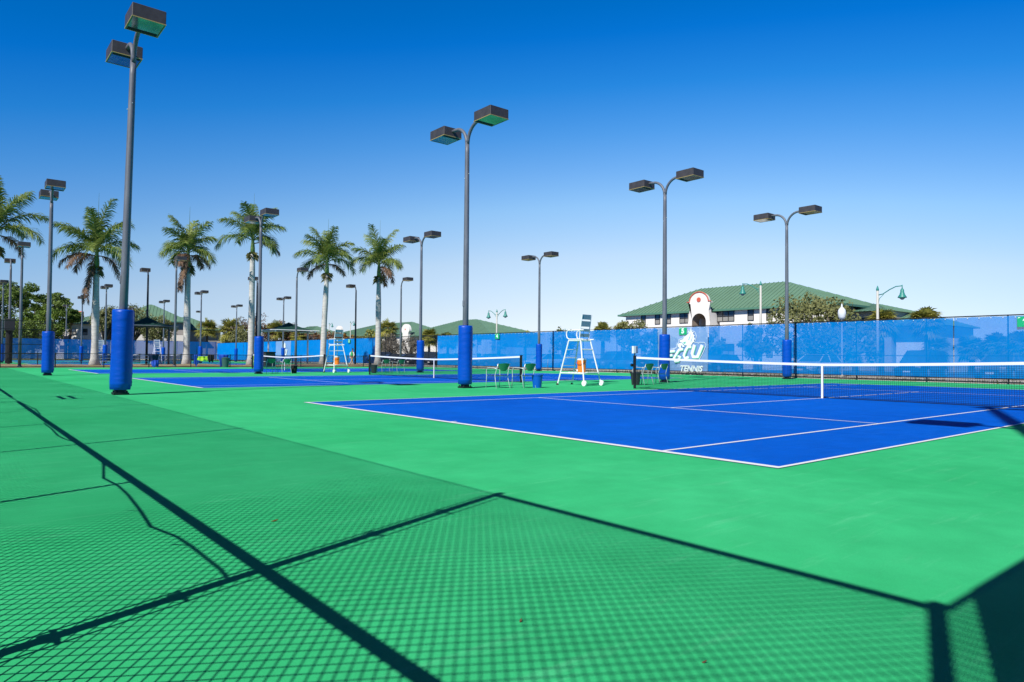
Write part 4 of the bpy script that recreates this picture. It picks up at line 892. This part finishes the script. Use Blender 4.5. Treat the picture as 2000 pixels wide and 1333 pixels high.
# long white building far behind the middle
def far_bld(x, y, rz, L, D, ze, zr, lab, gab=(), rx0=5, rx1=5, wins=True, wm=STUC):
    o = empty('building', (x, y, 0), rz, lab, 'building'); MB().box((L/2, D/2, ze/2), (L, D, ze-.02)).build('wall', wm, o)
    b = MB(); hip_roof(b, 0, L, 0, D, ze, zr, rx0, L-rx1, 1.0, .6); b.build('roof', ROOF, o); MB().box((L/2, -1.03, ze-.08), (L+2, .05, .22)).build('fascia', FASC, o)
    if wins:
        k = int(L/4)
        for i in range(k): window(o, 2+i*4, ze-1.5, 1.3, 1.3, 0, 2); window(o, 2+i*4, ze-4.6, 1.3, 1.4, 0, 2)
    for g in gab:
        pr_ = [(g+1.7*math.cos(math.pi*i/12), ze+1.2+1.5*math.sin(math.pi*i/12)) for i in range(13)]+[(g-1.2, ze+.6), (g-1.4, 0), (g+1.4, 0), (g+1.2, ze+.6)]
        b = MB(); m = len(pr_); b.add([(px, -1.5, pz) for px, pz in pr_]+[(px, -.9, pz) for px, pz in pr_], [tuple(range(m)), tuple(range(2*m-1, m-1, -1))]+[(i, (i+1) % m, m+(i+1) % m, m+i) for i in range(m)]); b.build('gable', STUC, o)
        MB().tube([(g, -1.55, ze+1.5), (g, -1.49, ze+1.5)], .16, 14).build('coral_roundel', CORAL, o)
    return o
far_bld(-180, 77, 0, 43, 12, 6.4, 9.6, 'white green-roofed building with curved gable, behind the person in green', (10.3,), 19, 7)
far_bld(-135.5, 75, 0, 34, 12, 5.6, 9.05, 'white building with green hip roof behind the second tall padded pole', (4.2,), 15, 13)
far_bld(-168, 60, R_(8), 12, 9, 6.2, 8.4, 'sliver of distant green roof seen under the right shade canopy', (), 4, 4, False)
o = empty('building', (-143, 20.5, 0), R_(74), 'cream building, shaded upper wall, grey wing, sloping green roof behind the oaks and left canopy', 'building')
MB().box((3.9, 6, 2.4), (11.6, 12, 4.8)).build('wall', STUC, o); MB().box((3.9, 6, 6.1), (11.64, 12.04, 2.58)).build('eave_shade_wall', STUC2, o); MB().box((12.9, 7, 2.95), (6.2, 9.5, 5.9)).build('wing_wall', STUC2, o)  # grey upper band paints the shade under the eaves on the cream wall
b = MB(); hip_roof(b, -2, 9.6, 0, 12, 7.4, 10.9, 2.8, 3.4, .9, .6); hip_roof(b, 9.0, 16.0, 1.5, 12, 5.9, 8.6, 8.2, 10, .6, .6); b.build('roof', ROOF, o)
MB().box((3.8, -.93, 7.32), (13.4, .05, .22)).build('fascia', FASC, o)
o = empty('building', (-158, 10.4, 0), R_(48), 'cream house with small windows between the understory and the leftmost palm trunk', 'building')
MB().box((5, 5, 3.4), (10, 10, 6.8)).build('wall', STUC, o); b = MB(); hip_roof(b, 0, 10, 0, 10, 6.8, 9.2, 6.5, 7.5, 1.0, .6); b.build('roof', ROOF, o)
for i in range(4):
    for z in (2.0, 5.3): window(o, 1.5+i*2.3, z, .9, 1.2, 0, 1)
MB().box((5.6, -.6, 8.6), (.9, .5, 1.4), bev=.1).build('chimney', CORAL, o)
# ------------------------------------------------------------ street lamps
def lamp_arm(b, s, z):
    pts = [(s*.04, 0, z-.35), (s*.35, 0, z-.3), (s*.8, 0, z-.02), (s*1.2, 0, z+.16), (s*1.6, 0, z+.18)]; b.tube(pts, .035, 8); b.tube([(s*1.6, 0, z+.24), (s*1.6, 0, z-.05)], .03, 6)
    b.tube([(s*.04, 0, z-1.0), (s*.12, 0, z-.6), (s*.4, 0, z-.33)], .02, 6)
def street(x, y, H, sides, lab, rz=0, s=1):
    o = empty('street_lamp', (x, y, 0), rz, lab, 'street lamp', 'verdigris bell street lamps'); o.scale = (s, s, s)
    MB().tube([(0, 0, 0), (0, 0, H-.25)], [.11, .075], 10).build('post', CONC, o, smooth=True); MB().lathe([(.085, H-.25), (.1, H-.15), (.02, H+.1)], n=10).build('finial', TEAL, o)
    for sd_ in sides:
        b = MB(); lamp_arm(b, sd_, H-.2); a = b.build('arm', TEAL, o, smooth=True)
        l = MB().lathe([(.05, H-.2), (.11, H-.3), (.12, H-.45), (.17, H-.62), (.27, H-.78), (.28, H-.84)], (sd_*1.6, 0, 0), 14).build('lamp_shade', TEAL, o, smooth=True)
        MB().lathe([(.17, H-.845), (.15, H-.9), (.06, H-.97)], (sd_*1.6, 0, 0), 12).build('globe', GRYF, l)
street(-60.4, 44, 6.55, (-1, 1), 'twin-armed verdigris street lamp above the board with white 4')
street(-58.3, 52, 6.0, (1,), 'small distant verdigris street lamp just right of the twin-armed one', s=.75)
street(-26.4, 44, 7.15, (-1,), 'single-armed verdigris street lamp in front of the big green roof, arm to the left')
street(-17.5, 44, 6.1, (1,), 'single-armed verdigris street lamp right of the globe lamp, arm to the right', s=1)
street(-141.5, 60, 8.3, (1,), 'distant verdigris lamp behind the second umpire chair'); street(-131, 60, 8.3, (1,), 'distant verdigris lamp beside the dark pole behind the person')
gl = empty('globe_lamp', (-15.3, 34, 0), 0, 'white acorn globe lamp above the fence in front of the grey wing', 'street lamp')
MB().tube([(0, 0, 0), (0, 0, 3.2)], .05, 10).build('post', CONC, gl); MB().lathe([(.1, 3.2), (.13, 3.28), (.1, 3.36)], n=12).build('collar', DKGR, gl)
MB().lathe([(.12, 3.36), (.19, 3.5), (.225, 3.7), (.2, 3.9), (.1, 4.03), (.04, 4.08), (.06, 4.12), (.01, 4.28)], n=18).build('globe', mat('milky globe', (.75, .78, .8), .2), gl, smooth=True)
# ------------------------------------------------------------ cars
def car(x, y, rz, paint, lab, suv=False):
    o = empty('parked_car', (x, y, -.03), rz, lab, 'car', 'cars parked behind the far fence'); H = 1.68 if suv else 1.42
    # local: x forward
    st = [(-2.3, .70, .45, .80), (-2.2, .82, .30, .95), (-1.6, .89, .25, 1.0 if not suv else 1.05), (-.6, .90, .24, .98), (.9, .90, .24, .95), (1.6, .88, .26, .86), (2.15, .80, .30, .74), (2.3, .66, .42, .62)]
    b = MB(); ring = lambda hw, z0, z1: [(-hw*.92, z0), (-hw, z0+(z1-z0)*.35), (-hw*.98, z0+(z1-z0)*.75), (-hw*.86, z1), (hw*.86, z1), (hw*.98, z0+(z1-z0)*.75), (hw, z0+(z1-z0)*.35), (hw*.92, z0)]
    for X, hw, z0, z1 in st: b.v += [(X, yy, zz) for yy, zz in ring(hw, z0, z1)]
    m = 8; b.f = [(i*m+k, (i+1)*m+k, (i+1)*m+(k+1) % m, i*m+(k+1) % m) for i in range(len(st)-1) for k in range(m)]+[tuple(range(m)), tuple(range(len(b.v)-1, len(b.v)-m-1, -1))]
    b.build('body', paint, o, smooth=False)
    r0 = -2.05 if suv else -1.75
    cs = [(r0, .78, .95), (r0+.35, .68, H-.04), (-.1, .66, H), (.35, .66, H-.03), (1.15, .80, .93)]
    b = MB(); 
    for X, hw, z in cs: b.v += [(X, -hw, z), (X, hw, z)]
    for (X, hw, z) in cs: b.v += [(X, -.84, .9), (X, .84, .9)]
    b.f = [(i*2, i*2+1, i*2+3, i*2+2) for i in range(4)]+[(i*2, i*2+2, 10+i*2+2, 10+i*2) for i in range(4)]+[(i*2+1, 10+i*2+1, 10+i*2+3, i*2+3) for i in range(4)]
    b.build('windows', GLASS, o)
    b = MB(); b.add([(X, s*(hw+.01), z+.02) for X, hw, z in cs[1:4] for s in (-1, 1)], [(0, 1, 3, 2), (2, 3, 5, 4)])
    for s in (-1, 1):
        for i, j in ((0, 1), (3, 4)): b.tube([(cs[i][0], s*cs[i][1], cs[i][2]+.01), (cs[j][0], s*cs[j][1], cs[j][2]+.01)], .04, 5)
        b.tube([(-.25, s*.83, .93), (-.25, s*.67, H)], .035, 5)
    b.build('roof', paint, o)
    for X in (-1.42, 1.42):
        for s in (-1, 1):
            wh = MB().tube([(X, s*.68, .33), (X, s*.915, .33)], .33, 18).build('wheel', RUB, o); MB().tube([(X, s*.915, .33), (X, s*.925, .33)], .2, 12).build('rim', ALU, wh)
    for s in (-1, 1): MB().box((2.2, s*.6, .66), (.12, .3, .12), bev=.02).build('headlight', ALU, o); MB().box((-2.24, s*.66, .78), (.08, .25, .13), bev=.02).build('tail_light', REDP, o)
    MB().box((2.3, 0, .5), (.03, .9, .16)).build('grille', BLK, o); MB().box((2.31, 0, .38), (.02, .4, .11)).build('number_plate', WPT, o)
cb = mat('dark navy car paint', (.008, .014, .035), .25, coat=.6); ck = mat('black car paint', (.006, .006, .008), .25, coat=.6); cw = mat('white car paint', (.7, .7, .72), .3, coat=.5); cg = mat('silver car paint', (.3, .31, .33), .3, .5, coat=.5)
for x, p, suv, ahead, lab in [(-84.5, ck, 1, 1, 'black car nearest the rightmost royal palm trunk, behind the fence gap'), (-80.6, cb, 0, 1, 'navy car in the fence gap, left of the middle padded pole'), (-76.4, ck, 0, 1, 'black car half hidden by the padded pole in the fence gap'), (-72.2, ck, 1, 1, 'dark car with bright headlights right of the padded pole in the fence gap'), (-67.5, cb, 0, 1, 'navy car half hidden by the left edge of the long windscreen'),
    (-58, cg, 0, 1, 'silver car dim through the windscreen under the board with white 4'), (-49, cw, 0, 1, 'white car dim through the windscreen left of the umpire chair'), (-39.5, cg, 1, 1, 'silver car through the windscreen right of the orange cooler'), (-35, cb, 0, 1, 'dark car below the windscreen edge near the nearest net post'), (-28.5, ck, 0, 1, 'black car hidden behind the emblem panel'), (-20.5, cw, 0, 1, 'white car dim behind the windscreen right of the emblem panel'), (-13.8, cb, 1, 1, 'dark car behind the windscreen below the single-armed lamp'), (-9.5, cg, 0, 1, 'silver car through the windscreen near the right edge')]:
    car(x, 41.4, -math.pi/2+random.uniform(-.03, .03), p, lab, bool(suv))
# small litter on the court
def leaf(x, y, m, lab, s=.03, rz=0):
    b = MB(); b.add([(-s, 0, .002), (0, -s*.5, .006), (s, 0, .012), (0, s*.5, .006), (-s, 0, .0), (0, -s*.5, .001), (s, 0, .008), (0, s*.5, .001)], [(0, 1, 2, 3), (7, 6, 5, 4), (0, 4, 5, 1), (1, 5, 6, 2), (2, 6, 7, 3), (3, 7, 4, 0)])
    o = b.build('fallen_leaf', m); o.location = (x, y, .001); o.rotation_euler.z = rz; tag(o, lab, 'leaf', 'fallen leaves on the green court')
leaf(-.8, -4.4, RUST, 'small orange leaf on the green court between the long shadows', .02, 1)
leaf(1.35, -4.25, BROWN, 'tiny brown leaf in the mesh shadow at the bottom centre', .009, 2); leaf(2.0, -4.0, BROWN, 'tiny brown leaf in the mesh shadow near the bottom right', .008, .4)
